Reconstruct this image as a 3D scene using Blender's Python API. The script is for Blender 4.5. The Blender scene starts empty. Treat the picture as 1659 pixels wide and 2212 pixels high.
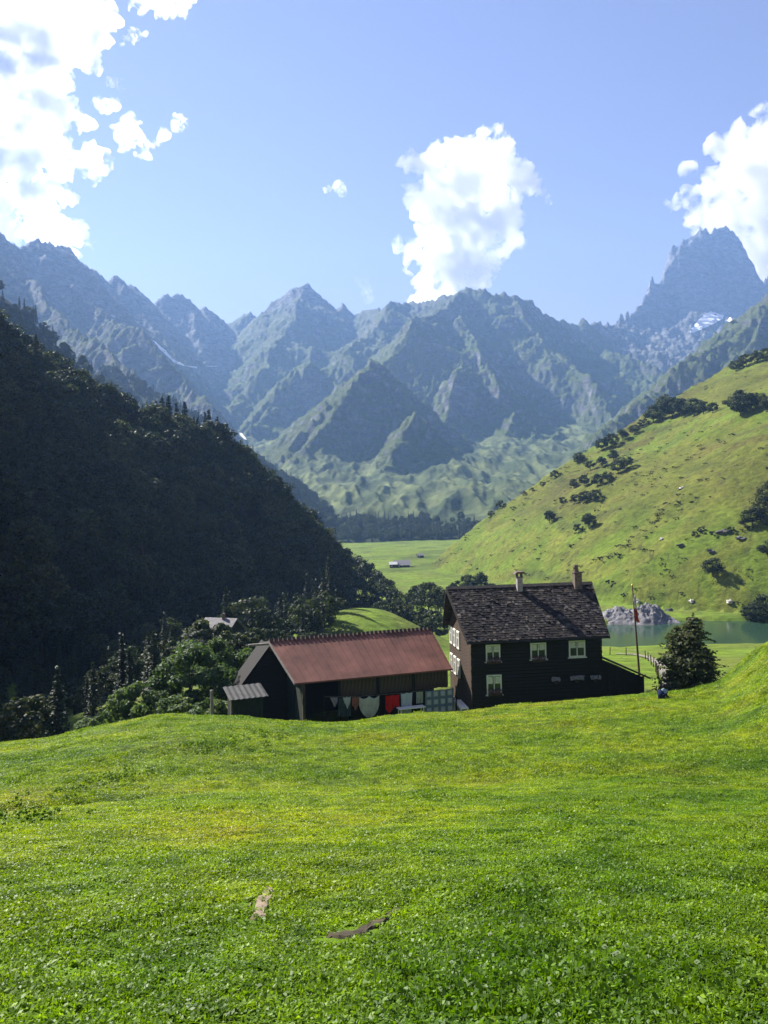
import bpy, bmesh, math, random
import numpy as np
from mathutils import Vector, Matrix

random.seed(7)
RNG = np.random.default_rng(11)
SC = bpy.context.scene
COL = SC.collection
R = math.radians

# ------------------------------------------------------------------ camera
FPX, CX, CY = 1703.0, 829.5, 1106.0          # focal length and centre for a 1659 x 2212 picture
ROLL = R(1.3)
cam_d = bpy.data.cameras.new("camera")
cam_d.sensor_fit = 'VERTICAL'
cam_d.sensor_height = 24.0
cam_d.lens = 24.0 * FPX / 2212.0
cam_d.clip_start = 0.05
cam_d.clip_end = 40000
cam = bpy.data.objects.new("camera", cam_d)
COL.objects.link(cam)
cam.rotation_euler = (Matrix.Rotation(R(90), 3, 'X') @ Matrix.Rotation(-ROLL, 3, 'Z')).to_euler()
SC.camera = cam

# ------------------------------------------------------------------ sky, sun, exposure
SUN = Vector((-4.15, 3.7, 4.9)).normalized()
SUN_EL = math.asin(SUN.z)
SUN_ROT = math.atan2(SUN.x, SUN.y)
world = bpy.data.worlds.new("World")
SC.world = world
world.use_nodes = True
wn = world.node_tree.nodes
wl = world.node_tree.links
sky = wn.new("ShaderNodeTexSky")
sky.sky_type = 'NISHITA'
sky.sun_disc = False
sky.sun_elevation = SUN_EL
sky.sun_rotation = SUN_ROT
sky.altitude = 1300
sky.air_density = 1.0
sky.dust_density = 0.1
sky.ozone_density = 1.2
tint = wn.new("ShaderNodeMix")
tint.data_type = 'RGBA'
tint.blend_type = 'MULTIPLY'
tint.inputs[0].default_value = 1.0
tint.inputs[7].default_value = (1.34, 0.94, 0.98, 1)       # white balance of the picture
wl.new(sky.outputs[0], tint.inputs[6])
wl.new(tint.outputs[2], wn["Background"].inputs[0])
wn["Background"].inputs[1].default_value = 0.05
sun_d = bpy.data.lights.new("sun", 'SUN')
sun_d.energy = 5.0
sun_d.angle = R(0.53)
sun_d.color = (1.0, 0.955, 0.88)
sun = bpy.data.objects.new("sun", sun_d)
COL.objects.link(sun)
sun.rotation_euler = (-SUN).to_track_quat('-Z', 'Y').to_euler()
sun.location = SUN * 300
SC.view_settings.view_transform = 'Standard'
SC.view_settings.look = 'None'
SC.view_settings.gamma = 1.0
SC.view_settings.exposure = 1.55
SC.render.engine = 'CYCLES'
cy = SC.cycles
cy.use_denoising = True
cy.max_bounces = 8
cy.diffuse_bounces = 2
cy.glossy_bounces = 2
cy.transmission_bounces = 4
cy.transparent_max_bounces = 12
cy.volume_bounces = 6
cy.volume_max_steps = 128
cy.sample_clamp_indirect = 6.0


# ------------------------------------------------------------------ helpers
def ray(px, py):
    u = (px - CX) / FPX
    w = -(py - CY) / FPX
    c, s = math.cos(ROLL), math.sin(ROLL)
    return (u * c + w * s, -u * s + w * c)


def P(px, py, depth):
    """picture point (1659 x 2212) at a forward distance in metres -> world point"""
    a, e = ray(px, py)
    return Vector((a * depth, depth, e * depth))


def tagit(o, label=None, cat=None, group=None, kind=None):
    if label: o["label"] = label
    if cat: o["category"] = cat
    if group: o["group"] = group
    if kind: o["kind"] = kind
    return o


def mesh_obj(name, verts, faces, mat=None, parent=None, smooth=False, loc=None):
    me = bpy.data.meshes.new(name)
    me.from_pydata([tuple(v) for v in verts], [], [tuple(f) for f in faces])
    me.update()
    if mat: me.materials.append(mat)
    if smooth: me.shade_smooth()
    o = bpy.data.objects.new(name, me)
    COL.objects.link(o)
    if parent: o.parent = parent
    if loc is not None: o.location = loc
    return o


def fast_mesh(name, V, F, mat=None, smooth=False):
    """numpy verts (n,3) and faces (m,k) -> mesh"""
    V = np.ascontiguousarray(V, dtype=np.float32)
    F = np.ascontiguousarray(F, dtype=np.int32)
    me = bpy.data.meshes.new(name)
    k = F.shape[1]
    me.vertices.add(len(V))
    me.vertices.foreach_set("co", V.ravel())
    me.loops.add(F.size)
    me.loops.foreach_set("vertex_index", F.ravel())
    me.polygons.add(len(F))
    me.polygons.foreach_set("loop_start", np.arange(0, F.size, k, dtype=np.int32))
    me.update(calc_edges=True)
    me.validate()
    if smooth: me.shade_smooth()
    if mat: me.materials.append(mat)
    return me


def link(name, me, parent=None, loc=None, rot=None, scale=None):
    o = bpy.data.objects.new(name, me)
    COL.objects.link(o)
    if parent: o.parent = parent
    if loc is not None: o.location = loc
    if rot is not None: o.rotation_euler = rot
    if scale is not None: o.scale = scale if hasattr(scale, '__len__') else (scale,) * 3
    return o


class MB:
    """collects simple shapes into one mesh"""
    def __init__(self):
        self.v, self.f = [], []

    def box(self, c, s, M=None):
        x, y, z = s[0] / 2, s[1] / 2, s[2] / 2
        n = len(self.v)
        for dz in (-z, z):
            for dx, dy in ((-x, -y), (x, -y), (x, y), (-x, y)):
                p = Vector((dx, dy, dz))
                if M is not None: p = M @ p
                self.v.append(p + Vector(c))
        for q in ((0, 3, 2, 1), (4, 5, 6, 7), (0, 1, 5, 4), (1, 2, 6, 5), (2, 3, 7, 6), (3, 0, 4, 7)):
            self.f.append(tuple(n + i for i in q))
        return self

    def prism(self, poly, vec):
        """extrude polygon (list of 3d points) along vec"""
        n = len(self.v)
        k = len(poly)
        for p in poly: self.v.append(Vector(p))
        for p in poly: self.v.append(Vector(p) + Vector(vec))
        self.f.append(tuple(n + i for i in range(k)))
        self.f.append(tuple(n + k + i for i in reversed(range(k))))
        for i in range(k):
            j = (i + 1) % k
            self.f.append((n + j, n + i, n + k + i, n + k + j))
        return self

    def tube(self, pts, radii, seg=8, cap=True):
        pts = [Vector(p) for p in pts]
        if not hasattr(radii, '__len__'): radii = [radii] * len(pts)
        n0 = len(self.v)
        for i, p in enumerate(pts):
            d = (pts[min(i + 1, len(pts) - 1)] - pts[max(i - 1, 0)]).normalized()
            a = d.orthogonal().normalized() if abs(d.z) < 0.98 else Vector((1, 0, 0))
            a = (a - d * a.dot(d)).normalized()
            b = d.cross(a)
            for k in range(seg):
                t = 2 * math.pi * k / seg
                self.v.append(p + (a * math.cos(t) + b * math.sin(t)) * radii[i])
        for i in range(len(pts) - 1):
            for k in range(seg):
                k2 = (k + 1) % seg
                self.f.append((n0 + i * seg + k, n0 + i * seg + k2, n0 + (i + 1) * seg + k2, n0 + (i + 1) * seg + k))
        if cap:
            self.f.append(tuple(n0 + k for k in reversed(range(seg))))
            m = n0 + (len(pts) - 1) * seg
            self.f.append(tuple(m + k for k in range(seg)))
        return self

    def mesh(self, name, mat=None, smooth=False):
        me = bpy.data.meshes.new(name)
        me.from_pydata([tuple(v) for v in self.v], [], self.f)
        me.update()
        if mat: me.materials.append(mat)
        if smooth: me.shade_smooth()
        return me

    def build(self, name, mat=None, parent=None, smooth=False, loc=None):
        return link(name, self.mesh(name, mat, smooth), parent, loc)


def empty(name, loc=(0, 0, 0), rz=0.0):
    o = bpy.data.objects.new(name, None)
    COL.objects.link(o)
    o.location = loc
    o.rotation_euler = (0, 0, rz)
    o.empty_display_size = 0.3
    return o


# ------------------------------------------------------------------ numpy noise
_perm = np.random.default_rng(3).permutation(512)
_grad = np.random.default_rng(4).normal(size=(512, 2))
_grad /= np.linalg.norm(_grad, axis=1)[:, None]


def perlin(x, y):
    xi, yi = np.floor(x).astype(np.int64), np.floor(y).astype(np.int64)
    xf, yf = x - xi, y - yi
    u = xf * xf * xf * (xf * (xf * 6 - 15) + 10)
    v = yf * yf * yf * (yf * (yf * 6 - 15) + 10)

    def g(ix, iy, dx, dy):
        h = _perm[(_perm[ix & 511] + iy) & 511]
        return _grad[h, 0] * dx + _grad[h, 1] * dy
    a = g(xi, yi, xf, yf)
    b = g(xi + 1, yi, xf - 1, yf)
    c = g(xi, yi + 1, xf, yf - 1)
    d = g(xi + 1, yi + 1, xf - 1, yf - 1)
    return (a + u * (b - a)) + v * ((c + u * (d - c)) - (a + u * (b - a)))


def fbm(x, y, o=4, gain=0.5, lac=2.03):
    t, amp = 0.0, 1.0
    for i in range(o):
        t = t + amp * perlin(x + 17.3 * i, y - 9.1 * i)
        x, y, amp = x * lac, y * lac, amp * gain
    return t


def ridged(x, y, o=5, gain=0.5, lac=2.1):
    t, amp, w = 0.0, 1.0, 1.0
    for i in range(o):
        n = 1 - np.abs(perlin(x + 31.7 * i, y + 5.3 * i)) * 1.7
        n = np.clip(n, 0, 1) ** 2 * w
        w = np.clip(n * 1.6, 0, 1)
        t = t + amp * n
        x, y, amp = x * lac, y * lac, amp * gain
    return t


def sstep(a, b, x):
    t = np.clip((x - a) / (b - a), 0, 1)
    return t * t * (3 - 2 * t)


def smax(a, b, k):
    h = np.clip(0.5 + 0.5 * (a - b) / k, 0, 1)
    return b + (a - b) * h + k * h * (1 - h)


# ------------------------------------------------------------------ node helpers
def new_mat(name):
    m = bpy.data.materials.new(name)
    m.use_nodes = True
    nt = m.node_tree
    b = nt.nodes["Principled BSDF"]
    return m, nt, b


def N(nt, typ, **kw):
    n = nt.nodes.new(typ)
    for k, v in kw.items():
        if k == 'ins':
            for i, val in v.items(): n.inputs[i].default_value = val
        else:
            setattr(n, k, v)
    return n


def L(nt, a, b):
    nt.links.new(a, b)


def ramp(nt, fac, stops, interp='LINEAR'):
    r = nt.nodes.new("ShaderNodeValToRGB")
    r.color_ramp.interpolation = interp
    els = r.color_ramp.elements
    while len(els) < len(stops): els.new(0.5)
    for e, (p, c) in zip(els, stops):
        e.position = p
        e.color = (*c, 1) if len(c) == 3 else c
    L(nt, fac, r.inputs[0])
    return r


def mixc(nt, mode, fac, a, b):
    m = nt.nodes.new("ShaderNodeMix")
    m.data_type = 'RGBA'
    m.blend_type = mode
    m.clamp_factor = True
    for sock, v in ((m.inputs[0], fac), (m.inputs[6], a), (m.inputs[7], b)):
        if hasattr(v, 'is_linked'): L(nt, v, sock)
        elif isinstance(v, (int, float)): sock.default_value = v
        else: sock.default_value = (*v, 1) if len(v) == 3 else v
    return m.outputs[2]


def simple_mat(name, col, rough=0.8, var=0.25, scale=3.0, metallic=0.0, coords='Object', bump=0.0, stretch=None, spec=0.3):
    """base colour broken up by two noises, optional fine relief"""
    m, nt, b = new_mat(name)
    tc = N(nt, "ShaderNodeTexCoord")
    mp = N(nt, "ShaderNodeMapping")
    if stretch: mp.inputs['Scale'].default_value = stretch
    L(nt, tc.outputs[coords], mp.inputs[0])
    n1 = N(nt, "ShaderNodeTexNoise", ins={'Scale': scale, 'Detail': 6.0, 'Roughness': 0.65})
    L(nt, mp.outputs[0], n1.inputs[0])
    lo = tuple(max(0, c * (1 - var * 1.6)) for c in col)
    hi = tuple(min(1, c * (1 + var * 1.6)) for c in col)
    r = ramp(nt, n1.outputs[0], [(0.3, lo), (0.7, hi)])
    L(nt, r.outputs[0], b.inputs['Base Color'])
    b.inputs['Roughness'].default_value = rough
    b.inputs['Metallic'].default_value = metallic
    b.inputs['Specular IOR Level'].default_value = spec
    if bump:
        bp = N(nt, "ShaderNodeBump", ins={'Strength': bump, 'Distance': 0.02})
        L(nt, n1.outputs[0], bp.inputs['Height'])
        L(nt, bp.outputs[0], b.inputs['Normal'])
    return m

# ------------------------------------------------------------------ terrain heights
ZL = -34.0        # lake level below the camera
CREST_PX = [(-300, 1640), (0, 1610), (100, 1597), (200, 1575), (330, 1547), (440, 1548), (500, 1549), (570, 1556),
            (650, 1564), (750, 1562), (830, 1550), (900, 1543), (1000, 1540), (1100, 1527), (1300, 1510),
            (1400, 1501), (1500, 1492), (1560, 1478), (1610, 1441), (1659, 1397), (1800, 1300)]
YC = 53.0
_cr = np.array([[ray(*p)[0] * YC, ray(*p)[1] * YC] for p in CREST_PX])


def polyline_signed(x, y, pts):
    """distance to an open polyline; positive on its right-hand side when walking along it"""
    best = np.full(x.shape, 1e12)
    sgn = np.ones(x.shape)
    for (x0, y0), (x1, y1) in zip(pts[:-1], pts[1:]):
        dx, dy = x1 - x0, y1 - y0
        t = np.clip(((x - x0) * dx + (y - y0) * dy) / (dx * dx + dy * dy), 0, 1)
        ex, ey = x - x0 - t * dx, y - y0 - t * dy
        d2 = ex * ex + ey * ey
        s = np.where(dx * (y - y0) - dy * (x - x0) < 0, 1.0, -1.0)
        m = d2 < best
        best = np.where(m, d2, best)
        sgn = np.where(m, s, sgn)
    return np.sqrt(best) * sgn


def h_meadow(x, y):
    yy = np.maximum(y, 10.0)
    xc = x * np.where(y < YC, YC / yy, 1.0)
    zc = np.interp(xc, _cr[:, 0], _cr[:, 1])
    near = -1.62 - 0.287 * y
    z28 = -1.62 - 0.287 * 28.0
    t = np.clip((y - 28.0) / (YC - 28.0), 0, 1)
    bench = z28 + (zc - z28) * t + 0.55 * np.sin(t * math.pi) * (0.4 + 0.6 * sstep(5, -5, x))
    w = np.where(x > 0, sstep(26.5, 29.5, y + 0.8 * perlin(x / 7, 0 * x)), sstep(25.0, 31.0, y))
    z = near * (1 - w) + bench * w
    und = 0.10 * perlin(x / 5.3, y / 4.1) + 0.06 * perlin(x / 1.9 + 9, y / 1.7) + 0.045 * perlin(x / 0.75 + 2, y / 0.6) + 0.16 * perlin(x / 11 + 3, y / 8)
    und = und * sstep(2, 9, y) * (1 - 0.75 * sstep(44, 53, y))
    # shallow terrace steps running down to the left
    q = (y - 0.85 * x - 30.5) + 1.2 * perlin(x / 6, y / 6)
    und = und - 0.42 * np.exp(-(q / 1.1) ** 2) * sstep(-5, -9, x) * sstep(-27, -18, x)
    z = z + und
    drop = np.maximum(y - YC, 0)
    return z - 0.16 * drop - 0.40 * np.maximum(drop - 0.8, 0)


def h_ground(x, y):
    """house terrace, slope behind it and the valley floor"""
    t = np.clip((y - 77) / 112.0, 0, 1)
    z = -17.4 + (ZL + 0.85 + 17.4) * t
    left = sstep(-22, -48, x) * sstep(200, 60, y)
    z = z - 7.0 * left
    z = z + 0.9 * fbm(x / 26, y / 30, 3) * sstep(78, 100, y) * (1 - 0.6 * sstep(200, 300, y))
    # grassy knoll behind the barn
    ex, ey = (x + 6.0) / 17.0, (y - 176) / 24.0
    z = z + 9.8 * np.exp(-(ex * ex + ey * ey) ** 1.2)
    # shelf of the small hut
    ex, ey = (x + 26) / 18.0, (y - 128) / 18.0
    z = z + 4.0 * np.exp(-(ex * ex + ey * ey))
    # lake basin
    lx, ly = (x - 86) / 62.0, (y - 207 - 2.5 * perlin(x / 14, 0 * x + 3)) / 22.5
    rr = lx * lx + ly * ly
    z = np.where(rr < 1.35, z - (2.4 + np.maximum(z - ZL - 0.85, 0)) * sstep(1.25, 0.8, rr), z)
    # far valley floor rises gently into the fan
    z = z + 0.5 * fbm(x / 60, y / 60, 3) * sstep(230, 300, y)
    return z


FOOT_R = [(-70, 760), (25, 467), (48, 372), (66, 300), (78, 268), (94, 250), (112, 237), (135, 216), (170, 182), (240, 120), (420, -20)]
EDGE_R = [(-60, 450), (25, 468), (120, 497), (170, 522), (292, 600), (450, 700), (900, 980)]


def h_hillside(x, y):
    d = -polyline_signed(x, y, FOOT_R)
    dd = np.maximum(d, 0)
    z = ZL + 0.4 + 6 * (1 - np.exp(-dd / 16)) + 0.60 * dd - 0.00035 * dd * dd
    z = z + 4.5 * fbm(x / 70, y / 70, 4) * np.clip(dd / 50, 0, 1) + 0.5 * fbm(x / 9, y / 9, 3) * np.clip(dd / 10, 0, 1)
    # grazing terraces that follow the slope
    z = z + 0.38 * np.sin((dd + 9 * fbm(x / 45, y / 45, 3)) / 1.25) * np.clip(dd / 30, 0, 1) * sstep(-0.3, 0.2, fbm(x / 60 + 7, y / 60, 2))
    e = -polyline_signed(x, y, EDGE_R)
    ee = np.maximum(e + 6 * fbm(x / 40, y / 40, 2), 0)
    z = z - 0.9 * ee - 0.010 * np.minimum(ee, 30) ** 2
    return np.where(d > -4, np.where(d > 0, z, ZL + 0.4 + d * 0.6), -400)


FOOT_L = [(-160, 10), (-100, 62), (-74, 100), (-8, 278), (-18, 340), (-60, 430)]
CL_X = [-500, -400, -300, -220, -190, -165, -146, -122, -100, -84, -74, -55, -31, -7, 14]
CL_Z = [168, 168, 168, 166, 146, 100, 71, 52, 37, 26, 25, 20, -4, -36, -60]  # left end, out of view, raised so that it shades the wood
CL_Y = [420, 400, 360, 318, 300, 280, 268, 255, 252, 268, 285, 306, 302, 276, 270]


def h_forest(x, y):
    d = -polyline_signed(x, y, FOOT_L)
    dd = np.maximum(d, 0)
    near = ZL - 1 + 1.02 * dd + 5 * (1 - np.exp(-dd / 8)) + 0.8 * np.maximum(dd - 90, 0)  # last term: extra steepness added out of view to deepen that shade
    zc = np.interp(x, CL_X, CL_Z)
    yc = np.interp(x, CL_X, CL_Y)
    cap = np.where(y < yc, zc + 0.02 * (yc - y), zc - 0.85 * (y - yc))
    z = -smax(-near, -cap, 6.0)
    z = z + 4.0 * fbm(x / 40, y / 40, 3) * np.clip(dd / 30, 0, 1)
    z = z + 14 * np.exp(-((x + 182) / 28) ** 2 - ((y - 205) / 32) ** 2)      # unseen bump added to cast shade on the low wood
    return np.where(d > -3, z, -400)


def tents(x, y, ridges):
    """mountain made of ridge lines (3d polylines) that fall away on both sides"""
    H = np.full(x.shape, -500.0)
    for slope, pts in ridges:
        q = [P(*p) for p in pts]
        for a, b in zip(q[:-1], q[1:]):
            dx, dy = b.x - a.x, b.y - a.y
            L2 = dx * dx + dy * dy + 1e-6
            t = np.clip(((x - a.x) * dx + (y - a.y) * dy) / L2, 0, 1)
            ex, ey = x - a.x - t * dx, y - a.y - t * dy
            d = np.sqrt(ex * ex + ey * ey)
            H = np.maximum(H, a.z + (b.z - a.z) * t - slope * d * (1.0 - 0.00006 * d))
    return H


def pyramids(x, y, plist):
    """peaks with flat faces: (apex, [(direction, slope), ...])"""
    H = np.full(x.shape, -500.0)
    for apex, faces in plist:
        p = P(*apex)
        dd = None
        for (fx, fy), sl_ in faces:
            l_ = math.hypot(fx, fy)
            q = sl_ * ((x - p.x) * fx / l_ + (y - p.y) * fy / l_)
            dd = q if dd is None else np.maximum(dd, q)
        H = np.maximum(H, p.z - dd)
    return H


_F = [((.42, -.9), 1.08), ((-.95, -.35), .85), ((.95, .35), 1.0), ((-.3, .95), .55)]
_FS = [((.42, -.9), 1.2), ((-.95, -.35), 1.0), ((.95, .2), 1.1), ((-.2, .95), .5)]
PYR = [((808, 772, 1900), _FS), ((905, 897, 1640), _FS), ((893, 698, 2450), [((.35, -.94), 0.98), ((-.95, -.3), 1.0), ((.95, -.3), .75), ((.3, .95), .4)]), ((700, 868, 1790), _FS), ((1108, 884, 2020), _FS),
       ((1200, 948, 1850), _FS), ((655, 781, 2480), _FS)]
RIDGE_MID = [(0.95, [(-200, 520, 640), (0, 645, 690), (120, 742, 700), (200, 805, 715), (236, 848, 720)]),
             (0.8, [(200, 805, 715), (246, 900, 640)])]
RIDGE_MID2 = [(0.7, [(230, 800, 1250), (300, 835, 1200), (390, 890, 1100), (450, 950, 1020), (520, 1010, 960),
                     (600, 1090, 930), (700, 1182, 880)])]
LEFT_M = [(1.10, [(-420, 400, 1350), (-120, 470, 1900), (0, 505, 2200), (40, 523, 2300), (75, 505, 2350), (130, 530, 2450),
                  (240, 613, 2800), (252, 596, 2830), (300, 630, 3000), (346, 664, 3150), (362, 637, 3200),
                  (400, 640, 3250), (430, 684, 3350), (440, 663, 3400), (472, 689, 3500), (500, 703, 3700)]),
          (1.15, [(75, 505, 2350), (190, 640, 2150), (300, 720, 2000), (400, 815, 1850), (470, 880, 1700)]),
          (1.15, [(0, 505, 2200), (110, 660, 1850), (230, 770, 1550), (330, 860, 1350)]),
          (1.15, [(252, 596, 2830), (330, 700, 2600), (400, 790, 2400)]),
          (1.1, [(400, 640, 3250), (430, 740, 2950)]), (1.1, [(440, 663, 3400), (480, 750, 3050)])]
CENT_M = [(0.95, [(500, 703, 3700), (540, 680, 3600), (560, 690, 3600), (600, 660, 3500), (632, 641, 3450), (655, 607, 3400),
                  (700, 645, 3450), (732, 659, 3500), (745, 644, 3500), (770, 663, 3500), (785, 650, 3450),
                  (830, 654, 3300), (870, 642, 3200), (940, 633, 3100), (1010, 626, 3000), (1060, 634, 2950),
                  (1100, 642, 2950), (1140, 650, 3000), (1180, 672, 3050), (1225, 693, 3200), (1300, 704, 3500)]),
          (0.85, [(655, 607, 3400), (640, 690, 3050), (600, 745, 2850), (560, 800, 2650), (520, 855, 2450)]),
          (0.85, [(745, 644, 3500), (700, 745, 2950), (640, 800, 2600), (600, 870, 2350), (560, 915, 2150)]),
          (1.3, [(615, 820, 2420), (655, 782, 2450), (720, 792, 2400), (742, 830, 2300)]),
          (0.75, [(870, 642, 3200), (800, 705, 2900), (745, 752, 2650)]),
          (1.0, [(1010, 626, 3000), (935, 688, 2620), (893, 699, 2460)]),
          (1.05, [(808, 774, 1900), (752, 850, 1800), (700, 905, 1720), (640, 968, 1640)]),
          (1.15, [(808, 774, 1900), (880, 852, 1840), (940, 940, 1750), (985, 1006, 1640)]),
          
          
          (0.95, [(1000, 690, 2650), (1040, 790, 2300), (1105, 888, 2050), (1170, 950, 1920), (1235, 1002, 1780)]),
          (1.0, [(1105, 888, 2050), (1080, 960, 1850), (1040, 1000, 1740)]),
          (1.0, [(1000, 790, 2250), (975, 860, 2080), (960, 930, 1900)]),
          (0.9, [(1195, 930, 2000), (1180, 985, 1800)]),
          (0.8, [(1100, 642, 2950), (1190, 755, 2650), (1290, 850, 2350), (1340, 895, 2200)]),
          (0.8, [(1180, 672, 3050), (1300, 755, 2900), (1420, 790, 2700)])]
RIGHT_M = [(0.85, [(2100, 330, 2400), (1659, 632, 2000), (1580, 702, 1900), (1490, 784, 1800), (1370, 892, 1650), (1250, 985, 1480)]),
           (0.9, [(1659, 632, 2000), (1600, 760, 1750), (1500, 850, 1550)])]
CRAG_M = [(2.4, [(1440, 566, 4150), (1468, 518, 4250), (1500, 490, 4300), (1560, 482, 4320), (1592, 500, 4350)]),
          (1.9, [(1335, 692, 3700), (1380, 655, 3900), (1398, 615, 4000)]),
          (3.5, [(1398, 615, 4000), (1406, 580, 4050), (1414, 606, 4050)]),
          (2.6, [(1414, 606, 4050), (1450, 560, 4150), (1466, 540, 4150), (1482, 516, 4200), (1520, 492, 4300), (1545, 483, 4300),
                 (1572, 502, 4350), (1590, 540, 4400), (1597, 600, 4400)]),
          (2.6, [(1600, 668, 4300), (1640, 610, 4350), (1662, 566, 4400), (1740, 500, 4450), (1850, 470, 4500)]),
          (0.62, [(1330, 700, 3600), (1420, 700, 3650), (1540, 690, 3750), (1640, 680, 3850)]),
          (0.62, [(1300, 704, 3500), (1400, 700, 3600)]),
          (2.2, [(1482, 516, 4200), (1470, 620, 4080)]), (2.2, [(1545, 483, 4300), (1530, 620, 4130)])]


def h_base(x, y):
    """fan of debris that climbs from the valley floor into the side valleys"""
    s = np.maximum(y - 890 - 60 * fbm(x / 200, y / 200, 2), 0)
    return ZL + 0.6 + 0.19 * s - 1.5 + (16 * fbm(x / 80, y / 210, 5) + 7 * (ridged(x / 45, y / 160, 3) - 0.9)) * np.clip(s / 220, 0, 1)


def rugged(x, y, amp):
    wx = x + 60 * fbm(x / 330, y / 330, 3)
    wy = y + 60 * fbm(x / 330 + 40, y / 330 - 7, 3)
    big = ridged(wx / 520, wy / 520, 5) - 0.95
    fine = ridged(wx / 120 + 5, wy / 150, 4) - 0.95
    return amp * (75 * big + 24 * fine)


# ------------------------------------------------------------------ terrain grid (finer towards the camera)
cols = np.concatenate([np.linspace(-1.05, -0.54, 60, endpoint=False), np.linspace(-0.54, 0.54, 640),
                       np.linspace(0.54, 0.95, 46)[1:]])
rows = np.concatenate([np.exp(np.linspace(math.log(2.0), math.log(75.0), 210, endpoint=False)),
                       np.exp(np.linspace(math.log(75.0), math.log(880.0), 260, endpoint=False)),
                       np.exp(np.linspace(math.log(880.0), math.log(4950.0), 520))]) - 8.0
YY, AA = np.meshgrid(rows, cols, indexing='ij')
XX = AA * (YY + 8.0)
GY = YY
far = rows > 420
k0 = int(np.argmax(far))
H_all = []
names = ['meadow', 'valley_floor', 'hillside', 'wooded_hill', 'wooded_ridge', 'wooded_ridge', 'mountain', 'mountain',
         'mountain', 'mountain', 'debris_slope']
BIG = -1000.0


def masked(fn, mask):
    out = np.full(XX.shape, BIG)
    out[mask] = fn(XX[mask], YY[mask])
    return out


H_all.append(masked(h_meadow, YY < 120))
H_all.append(masked(h_ground, (YY > 40) & (YY < 1300)))
H_all.append(masked(h_hillside, (YY > 60) & (YY < 1200)))
H_all.append(masked(h_forest, (YY > 30) & (YY < 700)))
fm = YY > 420
xf, yf = XX[fm], YY[fm]
rug = rugged(xf, yf, 1.0)
wxf = xf + 26 * fbm(xf / 210, yf / 210, 3)
wyf = yf + 26 * fbm(xf / 210 + 13, yf / 210, 3)


rug2 = 30 * (ridged(wxf / 70, wyf / 70, 4) - 0.95)
rug3 = 9 * (ridged(wxf / 26 + 4, wyf / 30, 3) - 0.95)


def add_far(fn_ridges, amp, warp=1.0, pyr=None, jag=0.0):
    out = np.full(XX.shape, BIG)
    wx_, wy_ = xf + (wxf - xf) * warp, yf + (wyf - yf) * warp
    h = tents(wx_, wy_, fn_ridges) + rug * amp
    if pyr: h = np.maximum(h, pyramids(xf + (wxf - xf) * 0.45, yf + (wyf - yf) * 0.45, pyr) + rug * 0.16)
    out[fm] = h + rug2 * jag + rug3 * (1.1 if amp > 0.2 else 0.0)
    H_all.append(out)


add_far(RIDGE_MID, 0.08, 0.5)
add_far(RIDGE_MID2, 0.10, 0.5)
add_far(LEFT_M, 0.34)
add_far(CENT_M, 0.46, 1.0, PYR)
add_far(RIGHT_M, 0.45)
add_far(CRAG_M, 0.6, 1.0, None, 0.7)
b = np.full(XX.shape, BIG)
b[YY > 700] = h_base(XX[YY > 700], YY[YY > 700])
H_all.append(b)
STK = np.stack(H_all)
# the meadow owns everything in front of its crest
STK[1:, YY < YC + 1.0] = BIG
OWN = np.argmax(STK, axis=0)
ZZ = np.max(STK, axis=0)
talus = smax(np.max(STK[6:10], axis=0), STK[10], 34.0)          # rock faces run out into the debris
ZZ = np.where((YY > 950) & (STK[10] > BIG), np.maximum(ZZ, talus), ZZ)


def hz(x, y):
    """terrain height at one point (bilinear on the grid)"""
    w = y + 8.0
    a = x / w
    i = int(np.clip(np.searchsorted(rows, y) - 1, 0, len(rows) - 2))
    j = int(np.clip(np.searchsorted(cols, a) - 1, 0, len(cols) - 2))
    t = min(max((y - rows[i]) / (rows[i + 1] - rows[i]), 0), 1)
    s = min(max((a - cols[j]) / (cols[j + 1] - cols[j]), 0), 1)
    z = ZZ[i:i + 2, j:j + 2]
    return float((z[0, 0] * (1 - s) + z[0, 1] * s) * (1 - t) + (z[1, 0] * (1 - s) + z[1, 1] * s) * t)


def hit(px, py, d0=20.0, d1=4900.0):
    """where the line of sight through a picture point meets the terrain"""
    a, e = ray(px, py)
    d = d0
    prev = d0
    while d < d1:
        if e * d <= hz(a * d, d):
            lo, hi = prev, d
            for _ in range(14):
                m = 0.5 * (lo + hi)
                if e * m <= hz(a * m, m): hi = m
                else: lo = m
            return Vector((a * hi, hi, hz(a * hi, hi)))
        prev = d
        d *= 1.004
    return None


# ------------------------------------------------------------------ terrain colours
gz_i = np.gradient(ZZ, axis=0) / np.maximum(np.gradient(YY, axis=0), 1e-3)
gx = np.gradient(ZZ, axis=1) / np.maximum(np.gradient(XX, axis=1), 1e-3)
SLOPE = np.sqrt(gx ** 2 + (gz_i - gx * AA) ** 2)


def lerp3(a, b, t):
    return a + (b - a) * t[..., None]


C = np.zeros(XX.shape + (3,))
n_big = fbm(XX / 60, YY / 60, 4)
n_mid = fbm(XX / 14 + 3, YY / 14, 4)
n_sm = fbm(XX / 3.1 + 8, YY / 3.1, 3)
green = np.array([0.115, 0.175, 0.018])
dry = np.array([0.125, 0.122, 0.030])
brown = np.array([0.098, 0.084, 0.030])
# meadow
m = OWN == 0
soil = lerp3(np.array([0.080, 0.145, 0.007]), np.array([0.110, 0.140, 0.010]), sstep(-0.2, 0.5, n_mid))
C[m] = soil[m]
# valley floor
m = OWN == 1
v = lerp3(green * 1.15, np.array([0.135, 0.170, 0.028]), sstep(-0.3, 0.4, n_mid))
v = lerp3(v, np.array([0.06, 0.085, 0.02]), sstep(0.12, 0.3, n_big) * 0.55 * sstep(250, 420, YY))
C[m] = v[m] * 0.88
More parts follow.
